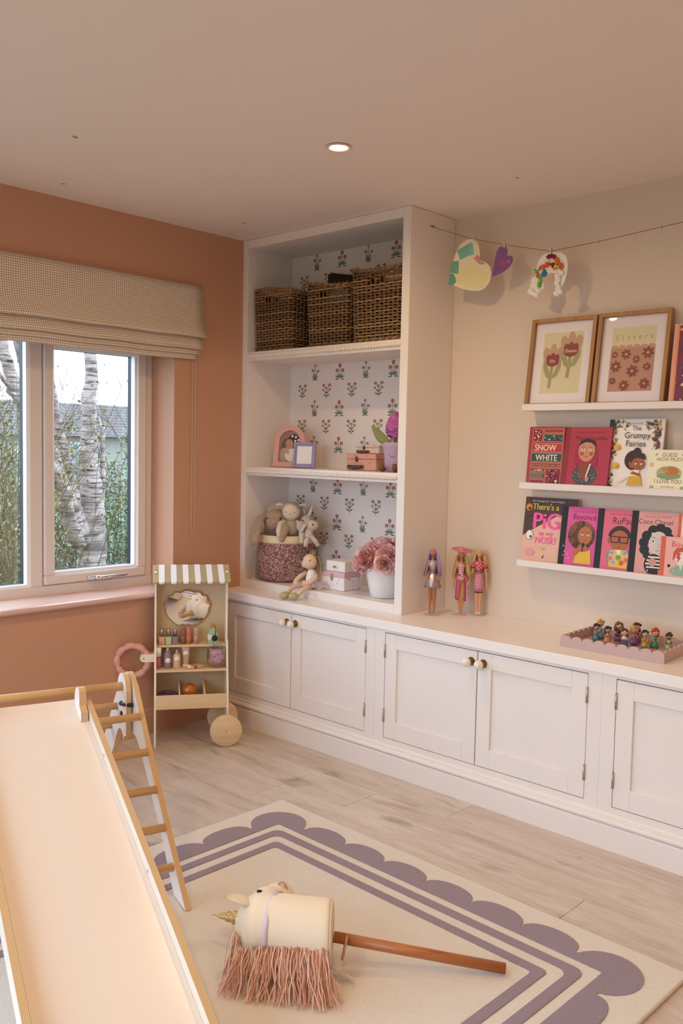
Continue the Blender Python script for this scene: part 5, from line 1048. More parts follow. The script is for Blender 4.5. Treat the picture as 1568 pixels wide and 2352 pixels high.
# --- lower shelf: rope basket with soft toys
BX, BYc = .180, -.160
ROPE = M('seagrass_pinkbrown', '#a87a72', .8); q = NT(ROPE); vo = q.n('ShaderNodeTexVoronoi'); vo.inputs['Scale'].default_value = 95; q.l(q.coord('Object', (1, 1, 1.25)), vo.inputs['Vector'])
q.col(q.ramp(vo.outputs['Distance'], [(.05, '#ecd0c2'), (.25, '#cfa49b'), (.5, '#9d7470'), (.75, '#7a5855')])); q.bump(q.math('SUBTRACT', 1.0, vo.outputs['Distance']), 1.0, .006)
t = thing('rope_basket', 'pink-brown woven rope basket with folded cream rim full of soft toys', 'basket', (BX, BYc, SH0+.001))
MB(ROPE).lathe([(.118, .0), (.134, .006), (.142, .028), (.145, .09), (.146, .18), (.146, .230), (.141, .230), (.138, .03), (0, .02)], 48).build('basket_wall', t)
MB(M('cuff_cream', '#e8cfae', .75, bump=(300, .2, .001))).lathe([(.1475, .196), (.1495, .203), (.149, .231), (.1445, .2355), (.139, .229), (.139, .18)], 48, wob=lambda a, z: 1+.006*sin(5*a)).build('folded_cuff', t)
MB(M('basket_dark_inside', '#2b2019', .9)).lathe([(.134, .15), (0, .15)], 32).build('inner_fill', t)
TOP = SH0+.236
def fuzzy(n, c, c2=None, s=260): return M(n, c, .95, bump=(s, .55, .003), sheen=.4, var=(45, c2) if c2 else None)
def plush(name, label, loc, rz, cat='soft toy'): return thing(name, label, cat, loc, rz, 'soft toys piled in the rope basket')
F = 43*pi/180       # heading that faces the viewer
# long-eared taupe rabbit
t = plush('plush_rabbit', 'taupe long-eared plush rabbit drooping over the basket rim', (BX-.035, BYc-.045, TOP+.018), .72); TA = fuzzy('plush_taupe', '#b39b87', '#a18876')
m = MB(TA); m.ell((0, -.035, .055), (.058, .052, .057)); m.ell((0, -.070, .040), (.040, .030, .034)); m.ell((0, .01, .02), (.06, .05, .06)); blob('head', m, t, .005)
for s, P, R in ((-1, [(-.042, -.03, .092), (-.070, -.075, .062), (-.086, -.115, .012), (-.092, -.128, -.040), (-.084, -.132, -.078)], [.018, .026, .031, .030, .016]), (1, [(.046, -.03, .090), (.066, -.078, .052), (.062, -.120, .016), (.052, -.146, -.010), (.050, -.150, -.034)], [.016, .022, .023, .020, .012])): MB(TA).tube(P, R, 12, flat=.55).ell(P[-1], (.014, .010, .012)).build('ear', t)
MB(M('nose_pink', '#c98f84', .8)).ell((.0, -.099, .046), (.011, .007, .008)).build('nose', t)
for s in (-1, 1): MB(M('bead_black', '#17120f', .15)).ell((s*.034, -.076, .066), .0045, nu=10, nv=6).build('eye', t)
# cream plush behind
t = plush('plush_bear', 'cream plush toy slumped behind the taupe rabbit', (BX-.075, BYc+.035, TOP+.045), .4); CR = fuzzy('plush_cream', '#dcc8b0', '#cbb59c')
m = MB(CR); m.ell((0, 0, .065), (.078, .06, .052)); m.ell((-.068, -.015, .030), (.028, .026, .024)); m.ell((-.095, -.03, -.02), (.026, .026, .05)); blob('body', m, t, .006)
# lamb with closed eyes
t = plush('plush_lamb', 'pale cream sleeping lamb doll in a grey dress sitting in the basket', (BX+.075, BYc-.035, TOP+.028), .70); LA = M('lamb_fabric', '#d9c8b4', .85, bump=(500, .3, .001)); 
m = MB(LA); m.ell((0, -.02, .092), (.046, .042, .044)); m.build('head', t)
m = MB(M('lamb_wool', '#c2ab92', .95, bump=(120, 1, .004))); m.ell((0, -.008, .118), (.040, .040, .024)); m.build('wool_cap', t)
for s in (-1, 1): MB(LA).tube([(s*.038, -.012, .120), (s*.058, -.018, .130), (s*.078, -.022, .124)], [.008, .014, .008], 10, flat=.6).build('ear', t)
m = MB(M('grey_dress', '#a99c88', .9, bump=(300, .4, .001))); m.lathe([(.046, -.02), (.042, .02), (.030, .052), (.018, .062)], 20); m.build('dress', t)
for s, P in ((-1, [(-.030, -.02, .045), (-.052, -.045, .032), (-.056, -.074, .0), (-.054, -.086, -.022)]), (1, [(.030, -.02, .045), (.054, -.045, .020), (.060, -.082, -.012), (.062, -.092, -.048)])): MB(LA).tube(P, [.011, .013, .014, .010], 10).ell(P[-1], .0105).build('arm', t)
p = Print(lambda u, v, q: (u, -.020-(.0425+q)*sqrt(max(0, 1-(u/.0465)**2-((v-.092)/.0445)**2)), v))
for s in (-1, 1): p.stroke('#3a2c28', [(s*.022-.008, .094), (s*.022, .090), (s*.022+.008, .094)], .0017)
p.stroke('#3a2c28', [(-.006, .084), (0, .080), (.006, .084)], .0015); p.stroke('#b98078', [(-.003, .086), (.003, .086)], .003); p.build('stitched_face', t)
# unicorn
t = plush('plush_unicorn', 'grey-white plush unicorn head with pale horn at the basket right side', (BX+.140, BYc+.015, TOP+.015), .75); UN = fuzzy('plush_greywhite', '#cbbcae', '#b9a898')
m = MB(UN); m.ell((0, -.02, .058), (.034, .040, .036)); m.ell((-.030, -.050, .036), (.026, .030, .026)); m.ell((-.01, .0, .02), (.034, .036, .05)); blob('head', m, t, .005)
MB(M('horn_pearl', '#e9dccb', .4)).tube([(.006, -.036, .088), (.016, -.046, .112), (.024, -.054, .140)], [.009, .006, .001], 10).build('horn', t)
for s, x in ((-1, -.012), (1, .034)): MB(UN).tube([(x, -.012, .086), (x+.002+s*.004, -.014, .106), (x+s*.01, -.014, .124)], [.008, .013, .003], 10, flat=.5).build('ear', t)
for x, y, z in ((-.022, -.062, .066), (.022, -.056, .062)): MB(M('bead_black', '#17120f')).ell((x, y, z), .004, nu=8, nv=6).build('eye', t)
# little white rabbit hanging over the rim
t = plush('plush_bunny', 'small white plush bunny leaning out over the basket right rim', (BX+.172, BYc-.010, TOP+.010), .75); WB = fuzzy('plush_white', '#d6c9bb', '#c7b8a8')
m = MB(WB); m.ell((.018, -.03, .048), (.034, .028, .027)); m.ell((.002, -.03, .004), (.022, .022, .034)); blob('body', m, t, .004)
MB(WB).tube([(-.004, -.042, .060), (-.022, -.054, .044), (-.036, -.060, .016)], [.009, .014, .008], 10, flat=.6).build('ear', t)
for P in ([(-.002, -.045, -.012), (-.008, -.056, -.030), (-.010, -.060, -.046)], [(.014, -.040, -.006), (.034, -.048, -.026), (.048, -.052, -.046)]): MB(WB).tube(P, [.010, .012, .011], 10).ell(P[-1], .011).build('leg', t)
MB(M('bead_black', '#17120f')).ell((.022, -.058, .054), .0042, nu=8, nv=6).build('eye', t)
# --- seated fairy bunny
t = thing('fairy_bunny_doll', 'seated pale bunny doll with crown, tulle skirt and gold shoes on the shelf edge', 'soft toy', (.470, -.262, SH0), .25)
SK = M('doll_linen', '#e0bfa6', .85, bump=(500, .3, .001)); OL = M('olive_gold_cloth', '#b8ab7e', .7); 
m = MB(M('dotted_cotton', '#eee6e2', .85)); q = NT(MATS['dotted_cotton']); vo = q.n('ShaderNodeTexVoronoi'); vo.inputs['Scale'].default_value = 110; q.l(q.coord('Object'), vo.inputs['Vector']); q.col(q.ramp(vo.outputs['Distance'], [(.10, '#b9866a'), (.16, '#efe7e4')]))
m.lathe([(.028, .002), (.030, .02), (.026, .055), (.018, .085), (.012, .092)], 20, (0, 0, 0)); m.build('bodice', t)
MB(SK).ell((-.006, -.006, .128), (.036, .036, .038)).ell((-.020, -.022, .118), (.022, .020, .020)).build('head', t); MB(M('nose_pink', '#c98f84')).ell((-.032, -.038, .122), (.007, .006, .006)).build('nose', t)
for x, y in ((-.030, -.022), (.012, -.038)): MB(M('bead_black', '#17120f')).ell((x, y, .138), .0032, nu=8, nv=6).build('eye', t)
for P in ([(.016, .006, .158), (.034, .012, .150), (.048, .012, .112), (.060, .008, .082)], [(.008, .014, .160), (.020, .022, .140), (.026, .020, .100), (.030, .012, .076)]): MB(M('ear_olive', '#8f8358', .8)).tube(P, [.006, .012, .018, .006], 10, flat=.35).build('ear', t, label='long olive lined ear')
cr = MB(OL)
for k in range(6): a = 2*pi*k/6; cr.tube([(.004+.010*cos(a), .002+.010*sin(a), .160), (.004+.012*cos(a), .002+.012*sin(a), .186)], [.004, .0012], 6)
cr.build('crown', t, label='olive felt crown')
for P in ([(-.026, -.002, .076), (-.050, -.022, .056), (-.058, -.044, .036), (-.052, -.058, .026)], [(.026, -.006, .076), (.042, -.032, .056), (.022, -.052, .036), (.000, -.060, .028)]): MB(SK).tube(P, [.010, .012, .013, .014], 12).ell(P[-1], .0145).build('arm', t)
for P, sh in (([(-.014, -.02, .012), (-.045, -.075, .016), (-.050, -.120, .000), (-.052, -.150, -.026)], (-.054, -.158, -.0205)), ([(.016, -.024, .012), (.026, -.085, .016), (.014, -.128, .0), (.000, -.145, -.022)], (-.006, -.152, -.0205))):
    MB(SK).tube(P, [.012, .012, .010, .009], 12).build('leg', t); MB(OL).ell(sh, (.021, .026, .0185), (0, 0, -.5), 16, 10).build('shoe', t, label='olive gold slipper')
    MB(M('gold_thread', '#c9a24a', .3, .9)).tube([(P[2][0]+.0115*cos(a), P[2][1]+.004*sin(a), P[2][2]+.0115*sin(a)-.006) for a in [2*pi*k/16 for k in range(17)]], .0014, 5).build('ankle_ribbon', t)
tu = MB(M('lilac_tulle', '#d5c6d2', .8, alpha=.55)); vs = []; n = 60
for i, (r, z) in enumerate(((.026, .030), (.048, .034), (.074, .022), (.092, .006))):
    for j in range(n): a = 2*pi*j/n; q_ = r*(1+.06*sin(9*a+i))*(1.08 if cos(a) > 0 else 1); vs.append((q_*cos(a), q_*sin(a)*.8, max(.003, z+.004*i*sin(11*a))))
tu.add(vs, [(i*n+j, i*n+(j+1) % n, (i+1)*n+(j+1) % n, (i+1)*n+j) for i in range(3) for j in range(n)], True); tu.build('tulle_skirt', t, fixn=False)
# --- keepsake boxes
FLO = M('floral_paper', '#ece3e6', .7); q = NT(FLO); vo = q.n('ShaderNodeTexVoronoi'); vo.inputs['Scale'].default_value = 62; q.l(q.coord('Object', (1, 1, .7)), vo.inputs['Vector']); nn = q.ramp(q.noise(q.coord('Object'), 40, 2), [(.42, '#9aa3b4'), (.5, '#c08c96'), (.58, '#8a7f86')]); q.col(q.mix(q.ramp(vo.outputs['Distance'], [(.17, 1.0), (.24, 0.0)]), '#ece3e6', nn))
t = thing('trinket_box', 'floral paper jewellery box with pink lid and gold clasp', 'box', (.505, -.228, SH0+.001), .03, 'stacked keepsake boxes')
MB(FLO).rbox(0, .146, 0, .118, 0, .062, .0015).build('box_body', t); MB(M('lid_pink', '#d6b0b4', .65)).rbox(-.0015, .1475, -.0015, .1195, .0625, .088, .002).build('box_lid', t)
MB(M('clasp_gold', '#cbb480', .3, .9)).rbox(.060, .078, -.005, -.0015, .056, .078, .002).rbox(.064, .074, -.007, -.001, .044, .058, .002).build('clasp', t)
t = thing('drawer_box', 'small white card box with a drawer and wooden knob, on the floral box', 'box', (.532, -.224, SH0+.0897), .03, 'stacked keepsake boxes')
MB(M('card_white', '#e6dcd6', .7)).rbox(0, .120, 0, .100, 0, .050, .0012).build('box_body', t); MB(M('card_white2', '#ebe2dc', .7)).rbox(.003, .117, -.0018, .01, .004, .046, .0008).build('drawer_front', t)
MB(M('knob_wood', '#b98a55', .5)).at(XF((.060, -.0018, .024), (pi/2, 0, 0))).lathe([(.0035, 0), (.0035, .005), (.0065, .008), (.0065, .012), (.004, .0145), (0, .0145)], 16).build('drawer_knob', t)
# --- peonies in a white pot
t = thing('peony_pot', 'white ceramic pot of pink artificial peonies on the lower shelf', 'flower pot', (.868, -.178, SH0+.001))
MB(M('pot_white', '#e9e6e3', .18, coat=.5)).lathe([(.066, 0), (.071, .003), (.080, .055), (.094, .118), (.099, .124), (.098, .137), (.092, .137), (.088, .122), (.072, .02), (0, .02)], 40).build('pot', t)
PT = [M('petal_'+c[1:], c, .6, sheen=.2, sss=0) for c in ('#efc4c1', '#e8b3b2', '#f5d8d3', '#cf8a90')]
def peony(cx, cy, cz, R, dirv, seed, open_=False):
    rnd = random.Random(seed); m = MB(); D = Vector(dirv).normalized(); Q = D.to_track_quat('Z', 'Y').to_matrix().to_4x4(); m.X = Matrix.Translation((cx, cy, cz)) @ Q
    n = 34
    for k in range(n):
        f_ = k/n; th = f_*(1.75 if not open_ else 1.65)+.12+(.3 if open_ else 0); ph = k*2.399+rnd.uniform(-.2, .2); L = R*(.60+.30*f_)*(1 if not open_ else .95); wd = R*(.34+.32*f_); m.m(PT[3] if (open_ and f_ < .3) else PT[rnd.choice((0, 0, 1, 2))]); vs = []; fs = []
        a = Matrix.Rotation(ph, 4, 'Z')
        for i in range(5):
            u = i/4; ang = th*(.35+.75*u)-.45*u*u*(1-f_*.8); r_ = L*u
            # petal centreline leaves the heart of the flower and cups back inwards
            x = R*.18*sin(th)+r_*sin(th*.9); z = -R*.35+R*.1*cos(th)+r_*cos(th*.9)+R*.25*u*u*(1 if f_ < .6 else -.2); w_ = wd*sin(pi*(.14+.72*u))**.7
            for s in (-1, -.5, 0, .5, 1):
                vs.append(a @ Vector((x-.32*w_*s*s*(1 if f_ < .75 else .4)+R*.03*sin(9*s+seed)*u, w_*s, z+.22*w_*s*s*cos(th)+R*.07*u*sin(7*s+k)*u)))
        for i in range(4):
            for j in range(4): fs.append((i*5+j, i*5+j+1, (i+1)*5+j+1, (i+1)*5+j))
        m.add([tuple(v) for v in vs], fs, True)
    if open_:
        m.m(M('stamen_red', '#8a3038', .6))
        for k in range(26): a_ = rnd.uniform(0, 6.3); q_ = rnd.uniform(0, R*.3); m.tube([(q_*.5*cos(a_), q_*.5*sin(a_), -R*.2), (q_*cos(a_), q_*sin(a_), R*.25*rnd.random()+R*.15)], R*.035, 4)
    return m
for k, (x, y, z, R, dv, op) in enumerate(((.0, -.02, .225, .056, (0, -.2, 1), 0), (-.062, .0, .190, .054, (-.7, -.2, .6), 0), (-.082, -.032, .150, .052, (-.9, -.4, .2), 0), (-.020, -.080, .155, .056, (-.25, -1, .25), 1), (-.060, -.075, .122, .044, (-.5, -.9, .0), 0), (.050, -.055, .182, .055, (.4, -.7, .6), 0), (.058, -.082, .140, .046, (.5, -.8, .2), 0), (.02, .05, .215, .054, (.2, .6, .8), 0), (-.05, .055, .175, .052, (-.5, .7, .4), 0), (.075, .02, .17, .05, (.9, .1, .4), 0), (-.028, -.045, .205, .05, (-.3, -.5, .8), 0))):
    o = peony(x*1.34, y*1.25, z*.82+.052, R*1.12, dv, k+1, op).build('peony', t, fixn=False)
MB(M('moss_fill', '#6a5a48', .9)).lathe([(.088, .122), (.05, .134), (0, .138)], 20).build('filler', t)
# ------------------------------------------------------------------ fashion dolls on clear stands
def limb(m, P, R, n=10): m.tube(P, R, n); m.ell(P[0], R[0], nu=10, nv=6); m.ell(P[-1], R[-1], nu=10, nv=6)
SKIN = {'tan': M('doll_skin_tan', '#b3764f', .45), 'gold': M('doll_skin_gold', '#c98a5c', .45), 'fair': M('doll_skin_fair', '#d99f78', .45)}
ACR = GLASS.copy(); ACR.name = 'acrylic_stand'
for n_ in ACR.node_tree.nodes:
    if n_.bl_idname == 'ShaderNodeMixShader': n_.inputs[0].default_value = .16
    if n_.bl_idname == 'ShaderNodeBsdfGlossy': n_.inputs['Roughness'].default_value = .12
def doll(loc, rz, label, skin, legs, arms, headrot, z0=.006):
    """29 cm doll, faces local -y; returns the root"""
    t = thing('fashion_doll', label, 'doll', loc, rz, 'fashion dolls on the worktop'); sk = SKIN[skin]; m = MB(sk)
    H = .286; zz = lambda f: z0+f*H
    hips, waist, chest, neck = zz(.50), zz(.625), zz(.735), zz(.83)
    m.ell((0, 0, hips), (.0185, .013, .018)); m.tube([(0, 0, hips), (0, 0, zz(.56)), (0, 0, waist), (0, -.001, zz(.70)), (0, -.001, chest), (0, 0, zz(.775)), (0, 0, zz(.80)), (0, 0, neck), (0, -.001, zz(.86))], [.0165, .0155, .0105, .013, .0165, .0155, .008, .0046, .0046], 14)
    for s in (-1, 1): m.ell((s*.0065, -.010, zz(.718)), (.0066, .0058, .0065), nu=10, nv=6)
    for s, P in zip((-1, 1), legs): limb(m, [(s*.009, 0, hips)]+P, [.0105, .0088, .0056, .0060, .0036][:len(P)+1])
    for s, P in zip((-1, 1), arms): limb(m, [(s*.017, 0, zz(.785))]+P, [.0062, .0048, .0040, .0032][:len(P)+1]); e = P[-1]; m.ell((e[0], e[1], e[2]-.006), (.0034, .0028, .008), nu=8, nv=6)
    b = blob('body', m, t, .0022, 3, .4)
    hd = MB(sk); hd.at(XF((0, -.002, zz(.915)), (0, 0, headrot))); hd.ell((0, 0, 0), (.0128, .0138, .0168), nu=18, nv=14, fn=lambda p: (p.x*(1-.22*max(0, -p.z)), p.y*(1-.1*max(0, -p.z)), p.z)); hd.ell((0, -.0135, -.002), (.0018, .0026, .003), nu=8, nv=6)
    ho = hd.build('head', t)
    p = Print(lambda u, v, q: tuple(XF((0, -.002, zz(.915)), (0, 0, headrot)) @ Vector((u, -(.0140+q)*sqrt(max(0, 1-(u/.0135)**2-(v/.0172)**2)), v))), step=.0001)
    for s in (-1, 1): p.ell('#f4eee9', s*.0052, .0022, .0026, .0016, n=10); p.ell('#4a6a8a', s*.0052, .0022, .0013, n=8); p.ell('#1c1512', s*.0052, .0022, .0007, n=6); p.stroke('#2a1a16', [(s*.0052-.003, .0034), (s*.0052, .0044), (s*.0052+.003, .0034)], .0007); p.stroke('#6a4630', [(s*.0052-.003, .0070), (s*.0052, .0078), (s*.0052+.003, .0070)], .0006)
    p.ell('#c4566a', 0, -.0075, .0030, .0014, n=10); p.build('face_paint', ho)
    st = thing('doll_stand', 'clear round plastic stand under the '+label.split(',')[0].split(' and ')[0], 'doll stand', (loc[0], loc[1], loc[2]), rz, 'clear doll stands')
    MB(ACR).lathe([(.0, .0005), (.036, .0005), (.037, .002), (.034, .005), (.0, .0055)], 40).build('stand_disc', st); MB(ACR).cyl((.0, .016, .005), (0, .016, .12), .0016, n=8).build('stand_rod', st)
    return t, zz
def hair(t, zz, mat, headrot, length, spread, n=90, seed=1, front=.3):
    rnd = random.Random(seed); m = MB(mat); X = XF((0, -.002, zz(.915)), (0, 0, headrot)); m.at(X)
    m.ell((0, .004, .004), (.0148, .0142, .0160), nu=16, nv=10)
    for i in range(n):
        a = lerp(-pi*front, pi+pi*front, i/(n-1)); r0 = .0132; x0, y0 = r0*cos(a), r0*sin(a)*.95+.002; L = length*rnd.uniform(.82, 1.05); sp = spread*rnd.uniform(.5, 1.1)
        pts = [(x0*.35, y0*.35+.001, .0178), (x0*.88, y0*.8, .0140), (x0*1.18, y0*1.1+.001, .002)]
        for k in range(1, 6): u = k/5; pts.append((x0*1.18+sp*cos(a)*u**.7+.0015*sin(u*5+i), y0*1.1+.001+sp*sin(a)*.45*u**.8+.004*u, .002-L*u))
        m.tube(pts, [.0022, .0026, .0026, .0026, .0024, .0022, .0018, .0006], 5)
    o = m.build('hair', t); return o
ZW = ZC+.0005
# doll 1: lilac hair, silver crop top and foil skirt
d1, z1_ = doll((1.158, -.205, ZW), .62, 'lilac-haired doll in a shiny silver skirt, nearest the bookcase', 'tan', ([(-.0095, 0, .075), (-.0095, .001, .040), (-.0088, .0, .012)], [(.0095, 0, .075), (.0095, .001, .040), (.0088, .0, .012)]), ([(-.027, .0, .195), (-.032, -.004, .168), (-.014, -.022, .172)], [(.027, .003, .19), (.030, .002, .155), (.028, -.002, .125)]), -.15, z0=.012)
hair(d1, z1_, M('hair_lilac', '#b18aba', .45), -.15, .105, .026, 110, 1, .10)
GLIT = M('silver_glitter', '#b9b4c0', .35, .7, bump=(900, .8, .001)); FOIL = M('holo_foil', '#b8c4d2', .16, .95, var=(55, '#d9c7d8'))
MB(GLIT).lathe([(.0125, z1_(.645)), (.0145, z1_(.69)), (.0185, z1_(.73)), (.0170, z1_(.775)), (.0095, z1_(.805)), (.0062, z1_(.815))], 20, wob=lambda a, z: 1-.02*abs(sin(a))).build('crop_top', d1)
MB(FOIL).lathe([(.0125, z1_(.615)), (.0165, z1_(.58)), (.024, z1_(.50)), (.036, z1_(.395)), (.037, z1_(.39)), (.023, z1_(.49)), (.012, z1_(.60))], 44, wob=lambda a, z: 1+.10*sin(8*a)*min(1, max(0, (z1_(.6)-z)/.06))).build('skirt', d1, label='iridescent silver foil skirt')
for s in (-1, 1):
    m = MB(M('shoe_lilac', '#b7a4cc', .35)); m.ell((s*.0088, -.004, .0065), (.0042, .009, .0030)); m.tube([(s*.0088, .003, .012), (s*.0088, .004, .0055)], [.003, .0018], 8); m.tube([(s*.0088+.0046*cos(a), .0046*sin(a), .018) for a in [2*pi*k/12 for k in range(13)]], .0012, 5); m.build('shoe', d1)
# doll 2: blonde, pink sun hat, striped swimsuit and sarong
d2, z2_ = doll((1.238, -.105, ZW), .62, 'blonde doll in a wide pink sun hat and pink sarong, middle of the three', 'gold', ([(-.009, -.003, .075), (-.004, -.002, .042), (.001, -.001, .012)], [(.0085, 0, .075), (.007, .001, .042), (.003, .0, .012)]), ([(-.027, .0, .19), (-.030, .0, .16), (-.031, -.003, .125)], [(.027, .003, .19), (.031, .002, .16), (.030, -.004, .130)]), -.85, z0=.008)
hair(d2, z2_, M('hair_blonde', '#c9a566', .5), -.4, .115, .028, 120, 2, .08)
STR = M('swim_stripe', '#e6c4c4', .5); q = NT(STR); wv_ = q.n('ShaderNodeTexWave', bands_direction='Z'); wv_.inputs['Scale'].default_value = 42; wv_.inputs['Distortion'].default_value = 2.5; q.l(q.coord('Object'), wv_.inputs['Vector']); q.col(q.ramp(wv_.outputs['Fac'], [(.42, '#b05a74'), (.55, '#eecfcc')]))
MB(STR).lathe([(.0196, z2_(.515)), (.0186, z2_(.56)), (.0120, z2_(.625)), (.0148, z2_(.69)), (.0186, z2_(.73)), (.0172, z2_(.755))], 22, wob=lambda a, z: 1-.02*abs(sin(a))).build('swimsuit', d2)
SAR = M('sarong_dots', '#c14a78', .6); q = NT(SAR); vo = q.n('ShaderNodeTexVoronoi'); vo.inputs['Scale'].default_value = 170; vo.inputs['Randomness'].default_value = .35; q.l(q.coord('Object'), vo.inputs['Vector']); q.col(q.ramp(vo.outputs['Distance'], [(.22, '#e8a8bc'), (.30, '#bf4674')]))
vs = []; fs = []; n = 30
for i in range(7):
    f_ = i/6; z = lerp(z2_(.60), z2_(.20), f_); r = lerp(.0172, .0225, min(1, f_*2))
    for j in range(n+1): a = -pi/2+.55+(2*pi-1.1+.5*(1-f_))*j/n; r_ = r*(1+.06*sin(7*a)*f_); vs.append((r_*cos(a), r_*sin(a)*.85, z-.004*cos(a)))
for i in range(6):
    for j in range(n): fs.append((i*(n+1)+j, i*(n+1)+j+1, (i+1)*(n+1)+j+1, (i+1)*(n+1)+j))
so_ = MB(SAR).add(vs, fs, True).build('sarong', d2, label='pink dotted sarong', fixn=False); k = so_.modifiers.new('t', 'SOLIDIFY'); k.thickness = .0008
MB(SAR).ell((.018, -.012, z2_(.57)), (.007, .005, .005)).tube([(.018, -.012, z2_(.57)), (.026, -.014, z2_(.55)), (.028, -.014, z2_(.50))], [.004, .004, .001], 6).build('sarong_knot', d2)
MB(M('hat_pink', '#d9808e', .55)).at(XF((0, .0, z2_(.958)), (.10, .13, 0))).lathe([(.014, .016), (.016, .006), (.0168, .0), (.030, -.001), (.044, .003), (.0455, .0055), (.030, .003), (.017, .004), (.0165, .010), (.0, .018)], 40).build('sun_hat', d2, label='wide pink sun hat')
MB(M('gold_hoop', '#cfae62', .25, 1)).at(XF((.012, -.006, z2_(.885)), (pi/2, 0, .3))).tube([(.0045*cos(a), .0045*sin(a), 0) for a in [2*pi*k/16 for k in range(17)]], .0011, 6).build('earring', d2)
# doll 3: blonde, red houndstooth top, pink check pencil skirt
d3, z3_ = doll((1.298, -.055, ZW), .70, 'blonde doll in red patterned top and pink check pencil skirt', 'fair', ([(-.008, 0, .075), (-.007, .001, .042), (-.006, .0, .014)], [(.008, 0, .075), (.007, .001, .042), (.006, .0, .014)]), ([(-.030, -.002, .19), (-.040, -.008, .16), (-.052, -.014, .128)], [(.030, .0, .19), (.034, -.002, .155), (.034, -.006, .122)]), .05, z0=.010)
hair(d3, z3_, M('hair_golden', '#d2ad6a', .45), .05, .085, .024, 100, 3, .08)
HT = M('houndstooth_red', '#c9324c', .65); q = NT(HT); ck = q.n('ShaderNodeTexChecker'); ck.inputs['Scale'].default_value = 150; ck.inputs['Color1'].default_value = (*lin('#c02e48'), 1); ck.inputs['Color2'].default_value = (*lin('#e08a9a'), 1); q.l(q.coord('Object', (1, 1, .8)), ck.inputs['Vector']); q.col(ck.outputs['Color'])
PK = M('check_pink', '#d9809c', .65); q = NT(PK); ck = q.n('ShaderNodeTexChecker'); ck.inputs['Scale'].default_value = 250; ck.inputs['Color1'].default_value = (*lin('#ad3a68'), 1); ck.inputs['Color2'].default_value = (*lin('#eab6c4'), 1); q.l(q.coord('Object'), ck.inputs['Vector']); q.col(ck.outputs['Color']); BK = M('trim_maroon', '#3a1a22', .6)
m = MB(HT); m.lathe([(.0150, z3_(.655)), (.0165, z3_(.69)), (.0198, z3_(.73)), (.0185, z3_(.775)), (.010, z3_(.805)), (.0075, z3_(.812))], 22, wob=lambda a, z: 1-.02*abs(sin(a)))
for s in (-1, 1): m.tube([(s*.014, 0, z3_(.785)), (s*.0235, 0, z3_(.76)), (s*.0275, -.001, z3_(.70))], [.008, .0092, .0085], 12)
m.build('top', d3); m = MB(BK); m.lathe([(.0156, z3_(.650)), (.0160, z3_(.658))], 22, wob=lambda a, z: 1-.02*abs(sin(a)))
for s in (-1, 1): m.tube([(s*.0275, -.001, z3_(.706)), (s*.0280, -.001, z3_(.696))], .0089, 12)
m.build('top_trim', d3)
MB(PK).lathe([(.0132, z3_(.625)), (.0175, z3_(.575)), (.0212, z3_(.50)), (.0205, z3_(.42)), (.0185, z3_(.325)), (.0165, z3_(.33))], 30, wob=lambda a, z: 1-.04*abs(sin(a))).build('pencil_skirt', d3); m = MB(BK); m.lathe([(.0136, z3_(.618)), (.0138, z3_(.628))], 24, wob=lambda a, z: 1-.04*abs(sin(a))).lathe([(.0190, z3_(.320)), (.0191, z3_(.332))], 24, wob=lambda a, z: 1-.04*abs(sin(a))); m.build('skirt_trim', d3)
for s in (-1, 1): MB(M('shoe_white', '#efe6df', .35)).ell((s*.006, -.004, .0105), (.0050, .010, .0052)).build('shoe', d3)
MB(M('clip_pink', '#e7a0b0', .4)).at(XF((.0125, -.008, z3_(.945)), (0, .4, .6))).rbox(-.003, .003, -.002, .002, -.005, .005, .0015).build('hair_clip', d3)
# ------------------------------------------------------------------ scalloped tray with little figurines
TRP = M('tray_dusty_pink', '#c3a5a1', .5)
def tray():
    t = thing('scalloped_tray', 'dusty pink wooden tray with scalloped edge on the worktop', 'tray', (1.863, -.342, ZC+.0005), .035)
    w, d, h = .392, .262, .030; MB(TRP).rbox(.004, w-.004, .004, d-.004, 0, .007, .001).build('tray_floor', t)
    def wall(L, n):
        P = [(0, 0), (L, 0), (L, h)]; st = L/n
        for i in range(n-1, -1, -1):
            for k in range(9): a = pi*k/8; P.append((st*(i+.5)+st*.485*cos(a), h+.013*sin(a)))
        P.append((0, h)); return P
    for y0 in (0, d-.009): MB(TRP).prism(wall(w, 9), y0, y0+.009, lambda a, b, c: (a, c, b)).build('long_side', t)
    for x0 in (0, w-.009): MB(TRP).prism(wall(d-.018, 6), x0, x0+.009, lambda a, b, c: (c, a+.009, b)).build('short_side', t)
    return t
tray()
SKF = {'l': M('fig_skin_light', '#d9a684', .35, coat=.4), 'm': M('fig_skin_mid', '#b07a52', .35, coat=.4), 'd': M('fig_skin_dark', '#7a4c34', .35, coat=.4)}
